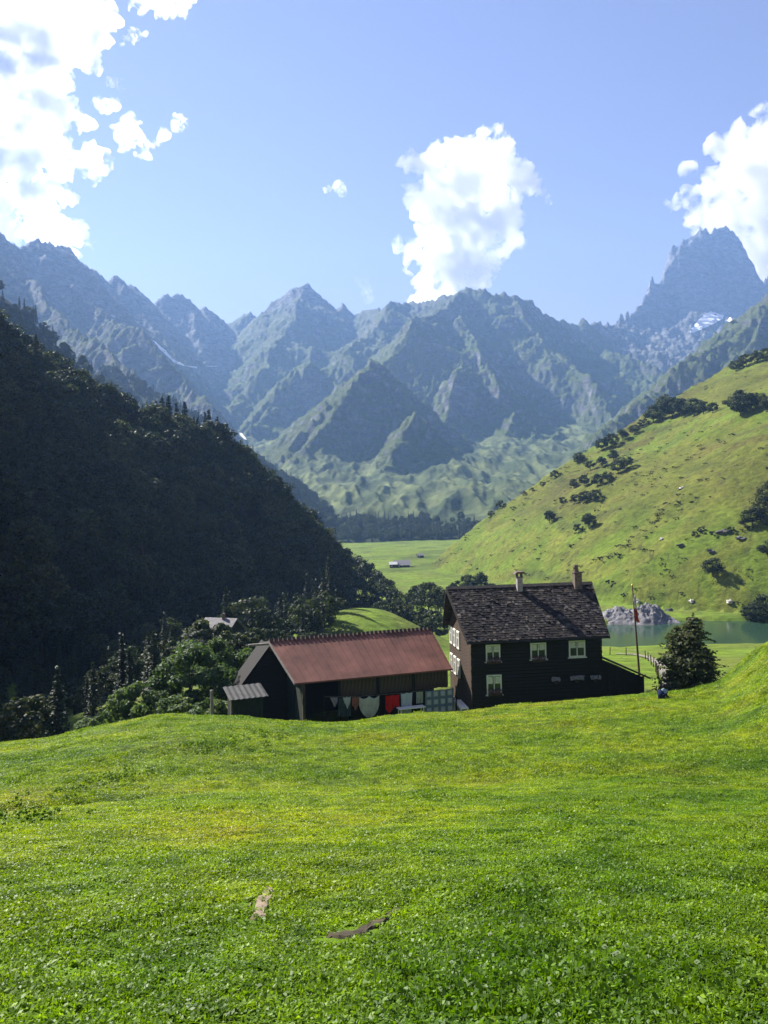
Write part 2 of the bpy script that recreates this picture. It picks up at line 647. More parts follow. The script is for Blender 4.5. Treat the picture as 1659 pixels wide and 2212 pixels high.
# hillside
m = OWN == 2
dist_foot = -polyline_signed(XX, YY, FOOT_R)
hcol = lerp3(np.array([0.120, 0.165, 0.026]), np.array([0.150, 0.160, 0.036]), sstep(-0.3, 0.35, n_mid))
band = sstep(-0.25, 0.25, fbm(XX / 120 + 4, YY / 120 + 1, 3) + 0.35 * np.sin(dist_foot / 27.0) + 0.15)
hcol = lerp3(hcol, dry, band * 0.7 * sstep(25, 60, dist_foot))
hcol = lerp3(hcol, brown, sstep(0.10, 0.42, n_big + 0.25 * n_mid) * 0.75 * sstep(25, 70, dist_foot))
hcol = lerp3(hcol, np.array([0.060, 0.055, 0.030]), sstep(0.36, 0.6, n_sm + 0.3 * n_mid) * 0.7)
stripes = np.sin(dist_foot / 5.2 + 2.3 * fbm(XX / 50, YY / 50, 3))
hcol = lerp3(hcol, np.array([0.060, 0.070, 0.026]), sstep(0.80, 0.98, stripes) * 0.6 * sstep(-0.1, 0.2, n_big))
C[m] = hcol[m] * np.array([0.82, 0.87, 0.62])
# wooded slopes
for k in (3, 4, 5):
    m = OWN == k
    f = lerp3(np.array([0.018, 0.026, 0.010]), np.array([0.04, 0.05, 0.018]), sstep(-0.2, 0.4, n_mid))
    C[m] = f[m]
# mountains and debris
rock = lerp3(np.array([0.075, 0.078, 0.080]), np.array([0.150, 0.145, 0.140]), sstep(-0.4, 0.5, fbm(XX / 75, YY / 75, 5)))
grass_m = lerp3(np.array([0.070, 0.105, 0.026]), np.array([0.125, 0.145, 0.046]), sstep(-0.3, 0.4, fbm(XX / 160, YY / 160, 4)))
gmask = sstep(0.98, 0.52, SLOPE + 0.28 * fbm(XX / 90, YY / 90, 5)) * sstep(900, 560, ZZ + 160 * fbm(XX / 300, YY / 300, 3))
mt = lerp3(rock, grass_m, gmask)
scree = sstep(0.75, 0.55, SLOPE) * sstep(420, 640, ZZ + 120 * fbm(XX / 200, YY / 200, 3))
mt = lerp3(mt, np.array([0.27, 0.26, 0.25]), scree * 0.9)
dark_veg = sstep(0.05, 0.28, fbm(XX / 210 + 2, YY / 210 + 9, 4)) * sstep(330, 150, ZZ)
mt = lerp3(mt, np.array([0.034, 0.050, 0.020]), dark_veg * 0.75)
TURF = sstep(1060, 640, ZZ + 200 * fbm(XX / 260, YY / 260, 4))
TURF[OWN == 9] *= 0.15
TURF[OWN == 6] *= sstep(700, 420, ZZ)[OWN == 6] * 0.9
SCREE = scree * 0.8
for k in (6, 7, 8, 9, 10):
    m = OWN == k
    C[m] = mt[m]
# belt of dark wood at the foot of the fan
belt = (OWN == 10) & (YY < 1250)
bm_ = sstep(1090, 930, YY + 60 * fbm(XX / 70, YY / 50, 3)) * sstep(0.20, 0.05, AA + 0.03 * fbm(XX / 60, YY / 60, 2))
fan = (OWN == 10) & (YY < 2200)
fc = lerp3(np.array([0.040, 0.058, 0.020]), np.array([0.105, 0.125, 0.046]), sstep(-0.35, 0.4, fbm(XX / 55, YY / 90, 5)))
C[fan] = fc[fan]
C[belt] = lerp3(C, np.array([0.020, 0.030, 0.014]), bm_)[belt]


def terrain_mat(name, s1, s2, bump, dist):
    m, nt, bs = new_mat(name)
    at = N(nt, "ShaderNodeAttribute", attribute_name="tint")
    geo = N(nt, "ShaderNodeNewGeometry")
    n1 = N(nt, "ShaderNodeTexNoise", ins={'Scale': s1, 'Detail': 8.0, 'Roughness': 0.7})
    n2 = N(nt, "ShaderNodeTexNoise", ins={'Scale': s2, 'Detail': 5.0, 'Roughness': 0.65})
    L(nt, geo.outputs['Position'], n1.inputs[0])
    L(nt, geo.outputs['Position'], n2.inputs[0])
    r1 = ramp(nt, n1.outputs[0], [(0.28, (0.42, 0.42, 0.42)), (0.5, (0.95, 0.95, 0.95)), (0.74, (1.5, 1.5, 1.4))])
    r2 = ramp(nt, n2.outputs[0], [(0.3, (0.7, 0.72, 0.75)), (0.7, (1.25, 1.22, 1.15))])
    c1 = mixc(nt, 'MULTIPLY', 1.0, at.outputs['Color'], r1.outputs[0])
    c2 = mixc(nt, 'MULTIPLY', 1.0, c1, r2.outputs[0])
    L(nt, c2, bs.inputs['Base Color'])
    bs.inputs['Roughness'].default_value = 0.95
    bs.inputs['Specular IOR Level'].default_value = 0.1
    bp = N(nt, "ShaderNodeBump", ins={'Strength': bump, 'Distance': dist})
    L(nt, n1.outputs[0], bp.inputs['Height'])
    L(nt, bp.outputs[0], bs.inputs['Normal'])
    return m


def mountain_mat(name):
    m, nt, bs = new_mat(name)
    geo = N(nt, "ShaderNodeNewGeometry")
    tu = N(nt, "ShaderNodeAttribute", attribute_name="turf")
    mp = N(nt, "ShaderNodeMapping")
    mp.inputs['Scale'].default_value = (1, 1, 2.2)
    L(nt, geo.outputs['Position'], mp.inputs[0])
    n1 = N(nt, "ShaderNodeTexNoise", ins={'Scale': 0.022, 'Detail': 10.0, 'Roughness': 0.80})
    n2 = N(nt, "ShaderNodeTexNoise", ins={'Scale': 0.006, 'Detail': 6.0, 'Roughness': 0.6})
    n3 = N(nt, "ShaderNodeTexNoise", ins={'Scale': 0.09, 'Detail': 5.0, 'Roughness': 0.7})
    for q in (n1, n2, n3): L(nt, mp.outputs[0], q.inputs[0])
    sx = N(nt, "ShaderNodeSeparateXYZ")
    L(nt, geo.outputs['Normal'], sx.inputs[0])
    a = N(nt, "ShaderNodeMath", operation='MULTIPLY_ADD', ins={1: 5.5, 2: -4.05})
    L(nt, sx.outputs[2], a.inputs[0])
    b1 = N(nt, "ShaderNodeMath", operation='MULTIPLY_ADD', ins={1: 5.0})
    L(nt, n1.outputs[0], b1.inputs[0])
    L(nt, a.outputs[0], b1.inputs[2])
    c1 = N(nt, "ShaderNodeMath", operation='MULTIPLY_ADD', ins={1: 3.0, 2: -1.6})
    L(nt, n2.outputs[0], c1.inputs[0])
    d1 = N(nt, "ShaderNodeMath", operation='ADD')
    L(nt, b1.outputs[0], d1.inputs[0])
    L(nt, c1.outputs[0], d1.inputs[1])
    e1 = N(nt, "ShaderNodeMath", operation='SUBTRACT', use_clamp=True, ins={1: 0.95})
    L(nt, d1.outputs[0], e1.inputs[0])
    f1 = N(nt, "ShaderNodeMath", operation='MULTIPLY', use_clamp=True)
    L(nt, e1.outputs[0], f1.inputs[0])
    L(nt, tu.outputs['Fac'], f1.inputs[1])
    rk = ramp(nt, n1.outputs[0], [(0.30, (0.055, 0.058, 0.064)), (0.46, (0.15, 0.15, 0.150)), (0.56, (0.30, 0.295, 0.29)), (0.70, (0.48, 0.47, 0.46))])
    gr = ramp(nt, n3.outputs[0], [(0.3, (0.080, 0.115, 0.026)), (0.5, (0.150, 0.205, 0.046)), (0.72, (0.240, 0.260, 0.080))])
    at = N(nt, "ShaderNodeAttribute", attribute_name="tint")
    gmix = mixc(nt, 'MIX', 0.35, gr.outputs[0], at.outputs['Color'])
    col = mixc(nt, 'MIX', f1.outputs[0], rk.outputs[0], gmix)
    scr = N(nt, "ShaderNodeAttribute", attribute_name="scree")
    col = mixc(nt, 'MIX', scr.outputs['Fac'], col, (0.22, 0.215, 0.21))
    L(nt, col, bs.inputs['Base Color'])
    bs.inputs['Roughness'].default_value = 0.95
    bs.inputs['Specular IOR Level'].default_value = 0.1
    bp = N(nt, "ShaderNodeBump", ins={'Strength': 1.0, 'Distance': 34.0})
    L(nt, n1.outputs[0], bp.inputs['Height'])
    L(nt, bp.outputs[0], bs.inputs['Normal'])
    return m


TM = {'meadow': terrain_mat("meadow_soil", 3.0, 0.4, 0.6, 0.08),
      'valley_floor': terrain_mat("valley_grass", 0.35, 0.05, 0.8, 0.8),
      'hillside': terrain_mat("hillside_turf", 0.42, 0.06, 1.0, 0.9),
      'wooded_hill': terrain_mat("wood_floor", 0.3, 0.05, 0.6, 0.6),
      'wooded_ridge': terrain_mat("wood_far", 0.09, 0.02, 1.0, 6.0),
      'mountain': mountain_mat("mountain_rock"),
      'debris_slope': terrain_mat("debris_grass", 0.035, 0.008, 0.8, 5.0)}

nr, nc = XX.shape
idx = np.arange(nr * nc).reshape(nr, nc)
quads = np.stack([idx[:-1, :-1], idx[:-1, 1:], idx[1:, 1:], idx[1:, :-1]], -1).reshape(-1, 4)
own_q = STK[:, :-1, :-1] + STK[:, :-1, 1:] + STK[:, 1:, 1:] + STK[:, 1:, :-1]
own_q = np.argmax(own_q, axis=0).reshape(-1)
ALLV = np.stack([XX, YY, ZZ], -1).reshape(-1, 3)
ALLC = C.reshape(-1, 3)
land_labels = {0: "bright green grassy meadow sloping down from the viewer", 1: "flat green valley floor behind the house",
               2: "sunlit olive grass hillside above the lake", 3: "dark tree-clad hill filling the left side",
               4: "dark blue wooded ridge above the tree-clad hill", 5: "hazy dark wooded spur at the side valley",
               6: "blue hazy mountain ridge at the far left", 7: "central massif with pyramid spurs and a pointed peak",
               8: "shaded mountain flank behind the grass hillside", 9: "jagged rock tower against the cloud on the right",
               10: "pale green debris fan at the head of the valley"}
LAND = {}
for k, nm in enumerate(names):
    sel = own_q == k
    if not sel.any(): continue
    fq = quads[sel]
    used, inv = np.unique(fq, return_inverse=True)
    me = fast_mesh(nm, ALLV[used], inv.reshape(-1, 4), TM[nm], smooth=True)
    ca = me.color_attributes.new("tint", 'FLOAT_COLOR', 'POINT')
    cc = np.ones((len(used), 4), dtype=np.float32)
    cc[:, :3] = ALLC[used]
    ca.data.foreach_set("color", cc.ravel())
    if nm == 'mountain':
        for an, arr in (("turf", TURF), ("scree", SCREE)):
            fa = me.attributes.new(an, 'FLOAT', 'POINT')
            fa.data.foreach_set("value", arr.reshape(-1)[used].astype(np.float32))
    o = link(nm, me)
    tagit(o, land_labels[k], None, None, 'structure')
    LAND[k] = o

# ------------------------------------------------------------------ building materials
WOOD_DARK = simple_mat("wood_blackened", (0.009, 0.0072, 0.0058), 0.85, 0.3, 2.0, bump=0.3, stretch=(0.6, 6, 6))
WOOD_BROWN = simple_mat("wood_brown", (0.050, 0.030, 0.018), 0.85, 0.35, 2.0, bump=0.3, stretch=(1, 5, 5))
WOOD_BOARD = simple_mat("wood_boards_aged", (0.060, 0.045, 0.026), 0.85, 0.45, 1.6, bump=0.3, stretch=(6, 6, 0.7))
WOOD_GREEN = simple_mat("wood_green_paint", (0.014, 0.022, 0.013), 0.8, 0.3, 2.0, stretch=(5, 5, 0.7))
WOOD_GREY = simple_mat("wood_grey", (0.20, 0.18, 0.15), 0.85, 0.3, 3.0, stretch=(4, 4, 1))
SHINGLE = simple_mat("shingle_aged", (0.036, 0.032, 0.030), 0.85, 0.45, 2.2, bump=0.4)
ROOF_RED = simple_mat("roof_rust_red", (0.150, 0.060, 0.043), 0.75, 0.30, 0.45, bump=0.25)
ROOF_GREY = simple_mat("roof_grey", (0.17, 0.16, 0.16), 0.8, 0.25, 2.0, bump=0.2)
WHITE_PAINT = simple_mat("white_paint", (0.72, 0.70, 0.62), 0.6, 0.06, 4.0)
SHADE_PAINT = simple_mat("white_paint_shaded", (0.62, 0.64, 0.58), 0.6, 0.08, 4.0)  # duller white for the front windows, shade put into the colour
STONE_PLINTH = simple_mat("plinth_stone", (0.30, 0.27, 0.23), 0.9, 0.3, 2.0, bump=0.5)
CHIM_PLASTER = simple_mat("chimney_plaster", (0.26, 0.25, 0.24), 0.9, 0.2, 3.0, bump=0.3)
CHIM_BRICK = simple_mat("chimney_sooty", (0.13, 0.10, 0.08), 0.9, 0.3, 4.0, bump=0.4)
METAL_DARK = simple_mat("metal_dark", (0.03, 0.03, 0.03), 0.5, 0.2, 4.0, metallic=0.6)
CURTAIN = simple_mat("curtain_lace", (0.55, 0.58, 0.52), 0.9, 0.15, 9.0)
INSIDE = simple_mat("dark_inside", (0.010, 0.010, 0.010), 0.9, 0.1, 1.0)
_gm, _gnt, _gb = new_mat("window_glass")
_gb.inputs['Base Color'].default_value = (0.02, 0.03, 0.03, 1)
_gb.inputs['Roughness'].default_value = 0.08
GLASS = _gm


def rz_of(a, b):
    return math.atan2(b.y - a.y, b.x - a.x)


_shared = {}


def shared_box(key, s, mat):
    if key not in _shared:
        _shared[key] = MB().box((0, 0, 0), s).mesh(key, mat)
    return _shared[key]


# ------------------------------------------------------------------ dark timber house
GROUND_H = -17.45
rl, rr = P(964, 1271, 66.4), P(1278, 1258, 67.97)
mid = (rl + rr) / 2
HRZ = R(7.0)
house = empty("timber_house", (mid.x, mid.y, GROUND_H), HRZ)
tagit(house, "dark timber farmhouse with shingled roof and two chimneys", "house")
RIDGE = mid.z - GROUND_H            # ridge height above ground
RUN, EAVE = 5.0, RIDGE - 3.75
RL = (rr - rl).length / 2           # half ridge length
EL = RL - 0.6                       # half eave length (verges rake outward to the ridge)
WL, WD = EL - 0.55, 4.25            # wall half length and half depth
core = MB()
wz = EAVE + 0.35
gab = [(-WL, -WD, 0), (-WL, WD, 0), (-WL, WD, wz), (-WL, 0, wz + WD * 0.75), (-WL, -WD, wz)]
core.prism(gab, (2 * WL, 0, 0))
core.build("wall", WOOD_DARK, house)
# horizontal wall timbers on the front, the sunlit left gable and the right gable
bh = 0.27
nb = int(wz / bh)
for k in range(nb):
    z = bh * (k + 0.5)
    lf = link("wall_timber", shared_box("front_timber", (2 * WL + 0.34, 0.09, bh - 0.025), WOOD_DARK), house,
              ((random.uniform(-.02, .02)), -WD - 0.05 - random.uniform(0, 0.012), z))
for k in range(int((wz + WD * 0.75) / bh)):
    z = bh * (k + 0.5)
    half = WD if z < wz - 0.1 else max(WD - (z + bh / 2 - wz) / 0.75 - 0.1, 0.15)
    for sx, nm in ((-1, "left"), (1, "right")):
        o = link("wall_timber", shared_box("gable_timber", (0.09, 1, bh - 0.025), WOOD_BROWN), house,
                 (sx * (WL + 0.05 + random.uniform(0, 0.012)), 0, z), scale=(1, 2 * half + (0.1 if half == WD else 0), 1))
MB().box((-WL - 0.13, 0, 0.55), (0.1, 2 * WD + 0.2, 1.1)).build("plinth", STONE_PLINTH, house)
# roof: two slabs with raking verges
th = 0.16


def slope_z(y):
    return RIDGE - abs(y) * 3.75 / RUN


roof = None
for s in (-1, 1):
    b_ = MB()
    top = [(-RL, 0, RIDGE), (RL, 0, RIDGE), (EL, s * RUN, EAVE), (-EL, s * RUN, EAVE)]
    if s > 0: top = top[::-1]
    b_.prism([(x, y, z - th) for x, y, z in top][::-1], (0, 0, th))
    o = b_.build("roof_slope", SHINGLE, house)
    if s < 0: roof = o
# shingle courses laid over the front slope
rs = random.Random(5)
V, F = [], []
ncourse = 24
sl = math.sqrt(RUN ** 2 + 3.75 ** 2)
nx, ny, nz_ = 0, -3.75 / sl, RUN / sl          # slope normal (front)
for i in range(ncourse):
    t0 = i / ncourse
    y_lo = -RUN * (1 - t0) - 0.03
    half = EL + (RL - EL) * t0
    x = -half
    while x < half:
        w = rs.uniform(0.13, 0.32)
        lift = rs.uniform(0.018, 0.06)
        lng = (sl / ncourse) * rs.uniform(1.15, 1.5)
        if rs.random() < 0.03: lift += 0.05
        x2 = min(x + w, half)
        z_lo = slope_z(y_lo)
        y_hi = y_lo + lng * RUN / sl
        z_hi = z_lo + lng * 3.75 / sl
        jl = rs.uniform(-0.04, 0.04)
        n = len(V)
        for (xx, yy, zz, l) in ((x, y_lo + jl, z_lo + jl * 0.75, lift), (x2 - 0.012, y_lo + jl, z_lo + jl * 0.75, lift * rs.uniform(0.7, 1.2)),
                                (x2 - 0.012, y_hi, z_hi, 0.004), (x, y_hi, z_hi, 0.004)):
            V.append((xx, yy + ny * l, zz + nz_ * l))
        V.append((x, y_lo + jl, z_lo + jl * 0.75 - 0.002))
        V.append((x2 - 0.012, y_lo + jl, z_lo + jl * 0.75 - 0.002))
        F += [(n, n + 1, n + 2, n + 3), (n + 4, n + 5, n + 1, n)]
        x = x2
shm, snt, sb = new_mat("shingle_single")
geo = N(snt, "ShaderNodeNewGeometry")
rr_ = ramp(snt, geo.outputs['Random Per Island'], [(0.0, (0.016, 0.014, 0.014)), (0.45, (0.036, 0.031, 0.030)), (0.85, (0.060, 0.052, 0.047)), (1.0, (0.14, 0.125, 0.11))])
tc_ = N(snt, "ShaderNodeTexCoord")
nn_ = N(snt, "ShaderNodeTexNoise", ins={'Scale': 0.5, 'Detail': 4.0})
L(snt, tc_.outputs['Object'], nn_.inputs[0])
rn_ = ramp(snt, nn_.outputs[0], [(0.35, (0.65, 0.65, 0.7)), (0.65, (1.2, 1.15, 1.05))])
L(snt, mixc(snt, 'MULTIPLY', 1.0, rr_.outputs[0], rn_.outputs[0]), sb.inputs['Base Color'])
sb.inputs['Roughness'].default_value = 0.9
sb.inputs['Specular IOR Level'].default_value = 0.15
so = mesh_obj("shingle_courses", V, F, shm, roof)
so["kind"] = "stuff"
mrid = MB()
mrid.prism([(-RL - .02, -0.28, RIDGE - 0.10), (-RL - .02, 0, RIDGE + 0.12), (-RL - .02, 0.28, RIDGE - 0.10), (-RL - .02, 0, RIDGE + 0.03)], (2 * RL + .04, 0, 0))
mrid.build("ridge_cap", SHINGLE, roof)
for s in (-1, 1):   # barge boards on the verges and the gutter under the front eave
    for sy in (-1, 1):
        b_ = MB()
        a0, a1 = Vector((s * RL, 0, RIDGE - th - 0.11)), Vector((s * EL, sy * RUN, EAVE - th - 0.11))
        b_.prism([a0, a1, a1 + Vector((0, 0, 0.2)), a0 + Vector((0, 0, 0.2))], (s * 0.05, 0, 0))
        b_.build("barge_board", WOOD_DARK, house)
MB().tube([(-EL, -RUN - 0.07, EAVE - 0.14), (EL, -RUN - 0.07, EAVE - 0.14)], 0.07, 8).build("gutter", METAL_DARK, house)
for sx in (-WL - 0.25,):   # purlin ends under the left verge
    for y in (-WD + 0.1, WD - 0.1, 0):
        MB().box((sx, y, slope_z(y) - 0.36), (0.7, 0.16, 0.2)).build("purlin_end", WOOD_BROWN, house)


def window(parent, x, z, w, h, y, paint, curtain=True, axis='x', sill=True, t=0.10):
    """sash window set proud of the wall; axis 'x' looks to -y, axis 'y' looks to -x"""
    def M(bx, sz):
        c, s = bx, sz
        if axis == 'y': c, s = (y + c[1], x - c[0], c[2] + z), (s[1], s[0], s[2])
        else: c, s = (x + c[0], y + c[1], c[2] + z), s
        return c, s
    win = MB()
    for bx, sz in (((-w / 2 + t / 2, -0.03, 0), (t, 0.10, h)), ((w / 2 - t / 2, -0.03, 0), (t, 0.10, h)),
                   ((0, -0.028, h / 2 - t / 2), (w - 2 * t, 0.10, t)), ((0, -0.028, -h / 2 + t / 2), (w - 2 * t, 0.10, t))):
        win.box(*M(bx, sz))
    wo = win.build("window", paint, parent)
    mull = MB().box(*M((0, -0.022, 0), (0.07, 0.07, h - 2 * t)))
    mull.box(*M((-w / 4 + 0.01, -0.020, h * 0.12), (w / 2 - 0.15, 0.06, 0.045))).box(*M((w / 4 - 0.01, -0.020, h * 0.12), (w / 2 - 0.15, 0.06, 0.045)))
    mull.build("glazing_bar", paint, wo)
    for s in (-1, 1):
        MB().box(*M((s * (w / 4 - 0.01), 0.012, 0), (w / 2 - 0.14, 0.012, h - 2 * t))).build("pane", GLASS, wo)
    if curtain:
        for s in (-1, 1):
            MB().box(*M((s * (w / 4), 0.0, h * 0.22), (w / 2 - 0.2, 0.008, h * 0.36))).build("curtain", CURTAIN, wo)
    if sill:
        MB().box(*M((0, -0.07, -h / 2 - 0.045), (w + 0.2, 0.16, 0.07))).build("sill", paint, wo)
    return wo


def wall_px(px, py):
    """picture point -> local (x, z) on the front wall plane of the house"""
    a, e = ray(px, py)
    c, s = math.cos(HRZ), math.sin(HRZ)
    # plane: local y = -WD
    ox, oy = house.location.x, house.location.y
    d = (-WD - (ox * s - oy * c)) / (-a * s + c)
    wx, wy = a * d - ox, d - oy
    return wx * c + wy * s, e * d - GROUND_H


FRONT_WINDOWS = []
for (x0_, y0_, x1_, y1_) in ((1049, 1391, 1079, 1429), (1145, 1387, 1178, 1424), (1228, 1382, 1262, 1419), (1051, 1456, 1082, 1500)):
    lx0, lz0 = wall_px(x0_, y1_)
    lx1, lz1 = wall_px(x1_, y0_)
    z1_ = min(lz1, EAVE - 0.05)
    FRONT_WINDOWS.append(window(house, (lx0 + lx1) / 2, (lz0 + z1_) / 2, lx1 - lx0, z1_ - lz0, -WD - 0.12, SHADE_PAINT))
for zc_, h_ in ((EAVE - 0.75, 1.5), (EAVE - 3.15, 1.55)):
    for yc_ in (-3.3, -1.85, -0.4):
        window(house, -yc_, zc_, 0.95, h_, -WL - 0.12, WHITE_PAINT, axis='y', curtain=False, sill=False, t=0.13)
# window boxes with flowers under the front windows
LEAF_BOX = simple_mat("box_flowers", (0.16, 0.10, 0.10), 0.9, 0.6, 14.0)
def flower_cluster(w, n, seed):
    r_ = random.Random(seed)
    m_ = MB()
    for _ in range(n):
        c = Vector((r_.uniform(-w / 2, w / 2), r_.uniform(-0.12, 0.1), r_.uniform(0, 0.32)))
        s_ = r_.uniform(0.03, 0.07)
        d1 = Vector((r_.gauss(0, 1), r_.gauss(0, 1), r_.gauss(0, 1))).normalized() * s_
        d2 = d1.orthogonal().normalized() * s_
        n0 = len(m_.v)
        m_.v += [c - d1, c - d2, c + d1, c + d2]
        m_.f.append((n0, n0 + 1, n0 + 2, n0 + 3))
    return m_


for i, (x0_, y0_) in enumerate(((1064, 1424), (1161, 1420), (1067, 1492))):
    lx, lz = wall_px(x0_, y0_)
    fb = empty("flower_box", (0, 0, 0))
    fb.matrix_world = Matrix.Translation(house.location) @ Matrix.Rotation(HRZ, 4, 'Z') @ Matrix.Translation((lx, -WD - 0.42, lz - 0.2))
    MB().box((0, 0, 0), (1.1, 0.2, 0.18)).build("trough", WOOD_BROWN, fb)
    flower_cluster(1.1, 160, i).build("flowers", LEAF_BOX, fb, loc=(0, 0, 0.06))["kind"] = "stuff"
    tagit(fb, ["dark flower box under the upper left front window", "dark flower box under the upper middle front window",
               "dark flower box under the ground floor front window"][i], "flower box", "flower boxes on the dark house front")
PALE_FL = simple_mat("pale_flowers", (0.34, 0.33, 0.34), 0.9, 0.5, 12.0)
for i, (x0_, y0_, w_, n_) in enumerate(((1197, 1466, 0.7, 150), (1242, 1463, 1.1, 320), (1282, 1462, 0.8, 170))):
    lx, lz = wall_px(x0_, y0_)
    fb = empty("hanging_basket", (0, 0, 0))
    fb.matrix_world = Matrix.Translation(house.location) @ Matrix.Rotation(HRZ, 4, 'Z') @ Matrix.Translation((lx, -WD - 0.5, lz - 0.15))
    MB().tube([(0, 0, -0.18), (0, 0, -0.02), (0, 0, 0.08)], [0.1, 0.2, 0.24], 10).build("basket", WOOD_BROWN, fb)
    MB().tube([(0, 0, 0.1), (0, 0.2, 0.75), (0, 0.36, 0.95)], 0.012, 5).build("hanger", METAL_DARK, fb)
    flower_cluster(w_, n_, 20 + i).build("flowers", PALE_FL, fb, loc=(0, 0, 0.04))["kind"] = "stuff"
    tagit(fb, ["small hanging basket left of the pale round one", "large pale rounded hanging basket on the dark front wall",
               "pinkish hanging basket nearest the lean-to"][i], "plant", "hanging baskets on the dark house front")
# chimneys
def roof_px(px, py, ly):
    a, e = ray(px, py)
    c, s = math.cos(HRZ), math.sin(HRZ)
    ox, oy = house.location.x, house.location.y
    d = (ly - (ox * s - oy * c)) / (-a * s + c)
    return (a * d - ox) * c + (d - oy) * s


cx1 = roof_px(1122, 1270, -0.45)
ch = MB().box((cx1, -0.45, RIDGE + 0.05), (0.46, 0.46, 1.35)).build("chimney", CHIM_PLASTER, house)
for dx in (-0.19, 0.19):
    MB().box((cx1 + dx, -0.45, RIDGE + 0.885), (0.10, 0.44, 0.32)).build("chimney_leg", CHIM_BRICK, ch)
MB().box((cx1, -0.45, RIDGE + 0.75), (0.60, 0.60, 0.05)).build("chimney_collar", CHIM_BRICK, ch)
MB().prism([(cx1 - 0.5, -0.85, RIDGE + 1.05), (cx1 + 0.5, -0.85, RIDGE + 1.05), (cx1 + 0.28, -0.85, RIDGE + 1.22), (cx1 - 0.28, -0.85, RIDGE + 1.22)],
           (0, 0.8, 0)).build("chimney_cap", CHIM_BRICK, ch)
cx2 = roof_px(1247, 1262, -0.35)
ch2 = MB().box((cx2, -0.35, RIDGE + 0.1), (0.62, 0.6, 1.7)).build("chimney", CHIM_BRICK, house)
MB().box((cx2, -0.35, RIDGE + 0.98), (0.74, 0.72, 0.10)).build("chimney_collar", CHIM_BRICK, ch2)
MB().tube([(cx2 - 0.08, -0.35, RIDGE + 1.0), (cx2 - 0.10, -0.35, RIDGE + 1.3), (cx2 - 0.12, -0.35, RIDGE + 1.42), (cx2 - 0.12, -0.35, RIDGE + 1.62)],
          [0.26, 0.2, 0.25, 0.15], 8).build("chimney_pot", CHIM_BRICK, ch2)
# lean-to on the right
hx0, hz0 = wall_px(1298, 1419)
hx1, hz1 = wall_px(1400, 1462)
lt = MB()
lt.prism([(WL + 0.14, -WD - 0.08, 0), (hx1 - 0.45, -WD - 0.08, 0), (hx1 - 0.45, -WD - 0.08, hz1 - 0.02), (WL + 0.14, -WD - 0.08, hz0 - 0.30)], (0, 5.2, 0))
lo = lt.build("lean_to", WOOD_DARK, house)
MB().prism([(WL + 0.13, -WD - 0.45, hz0 - 0.10), (hx1, -WD - 0.45, hz1 - 0.12), (hx1, -WD - 0.45, hz1 + 0.02), (WL + 0.13, -WD - 0.45, hz0 + 0.05)], (0, 5.9, 0)).build("lean_to_roof", SHINGLE, lo)
for k in range(9):
    xx = WL + 0.3 + k * (hx1 - 0.75 - WL - 0.1) / 8
    zt = hz0 - 0.33 + (hz1 - hz0 + 0.2) * (xx - WL) / (hx1 - WL)
    MB().box((xx, -WD - 0.10, zt / 2), (0.30, 0.04, zt)).build("board", WOOD_DARK, lo)
# bench along the sunny gable
bench = empty("garden_bench", (0, 0, 0))
bench.matrix_world = Matrix.Translation(house.location) @ Matrix.Rotation(HRZ, 4, 'Z') @ Matrix.Translation((-WL - 0.75, -2.9, 0))
BZ = P(985, 1522, 63.5).z - GROUND_H
MB().box((0, 0, BZ), (0.62, 2.9, 0.09)).build("seat", WHITE_PAINT, bench)
MB().box((-0.26, 0, BZ - 0.11), (0.06, 2.8, 0.12)).build("apron", WHITE_PAINT, bench)
for sy in (-1.3, 1.3):
    for sx in (-0.24, 0.24):
        MB().box((sx, sy, BZ / 2 - 0.02), (0.08, 0.08, BZ - 0.06)).build("leg", WHITE_PAINT, bench)
tagit(bench, "white painted bench against the sunlit gable of the dark house", "bench")

# ------------------------------------------------------------------ barn with the red roof
el_, er_ = P(637, 1476, 59.9), P(975, 1445, 64.0)
BRZ = rz_of(el_, er_)
BLEN = math.hypot(er_.x - el_.x, er_.y - el_.y)
bE = (el_.z + er_.z) / 2 - GROUND_H
barn = empty("barn", (el_.x, el_.y, GROUND_H), BRZ)      # origin: front left eave corner on the ground
tagit(barn, "long barn with rust red roof joined to the dark house", "barn")
bRun, bRise = 4.5, P(584, 1384, 64.0).z - el_.z
bR = bE + bRise
RAKE = 1.15
for s in (0, 1):
    b_ = MB()
    y_ = 0 if s == 0 else 2 * bRun
    top = [(0, y_, bE), (BLEN + 0.1, y_, bE), (BLEN + 0.1, bRun, bR), (-RAKE, bRun, bR)]
    if s: top = top[::-1]
    b_.prism([(x, y, z - 0.12) for x, y, z in top][::-1], (0, 0, 0.12))
    br_o = b_.build("roof_slope", ROOF_RED, barn)
    if s == 0: barn_roof = br_o
# standing seams of the sheet roof
for k in range(22):
    x_b = 0.3 + k * (BLEN - 0.4) / 21
    x_t = -RAKE + 0.3 + k * (BLEN + RAKE - 0.4) / 21
    b_ = MB()
    p0, p1 = Vector((x_b, 0.02, bE + 0.012)), Vector((x_t, bRun - 0.05, bR + 0.012))
    b_.prism([p0, p0 + Vector((0.035, 0, 0)), p1 + Vector((0.035, 0, 0)), p1], (0, 0, 0.022))
    b_.build("roof_seam", ROOF_RED, barn_roof)
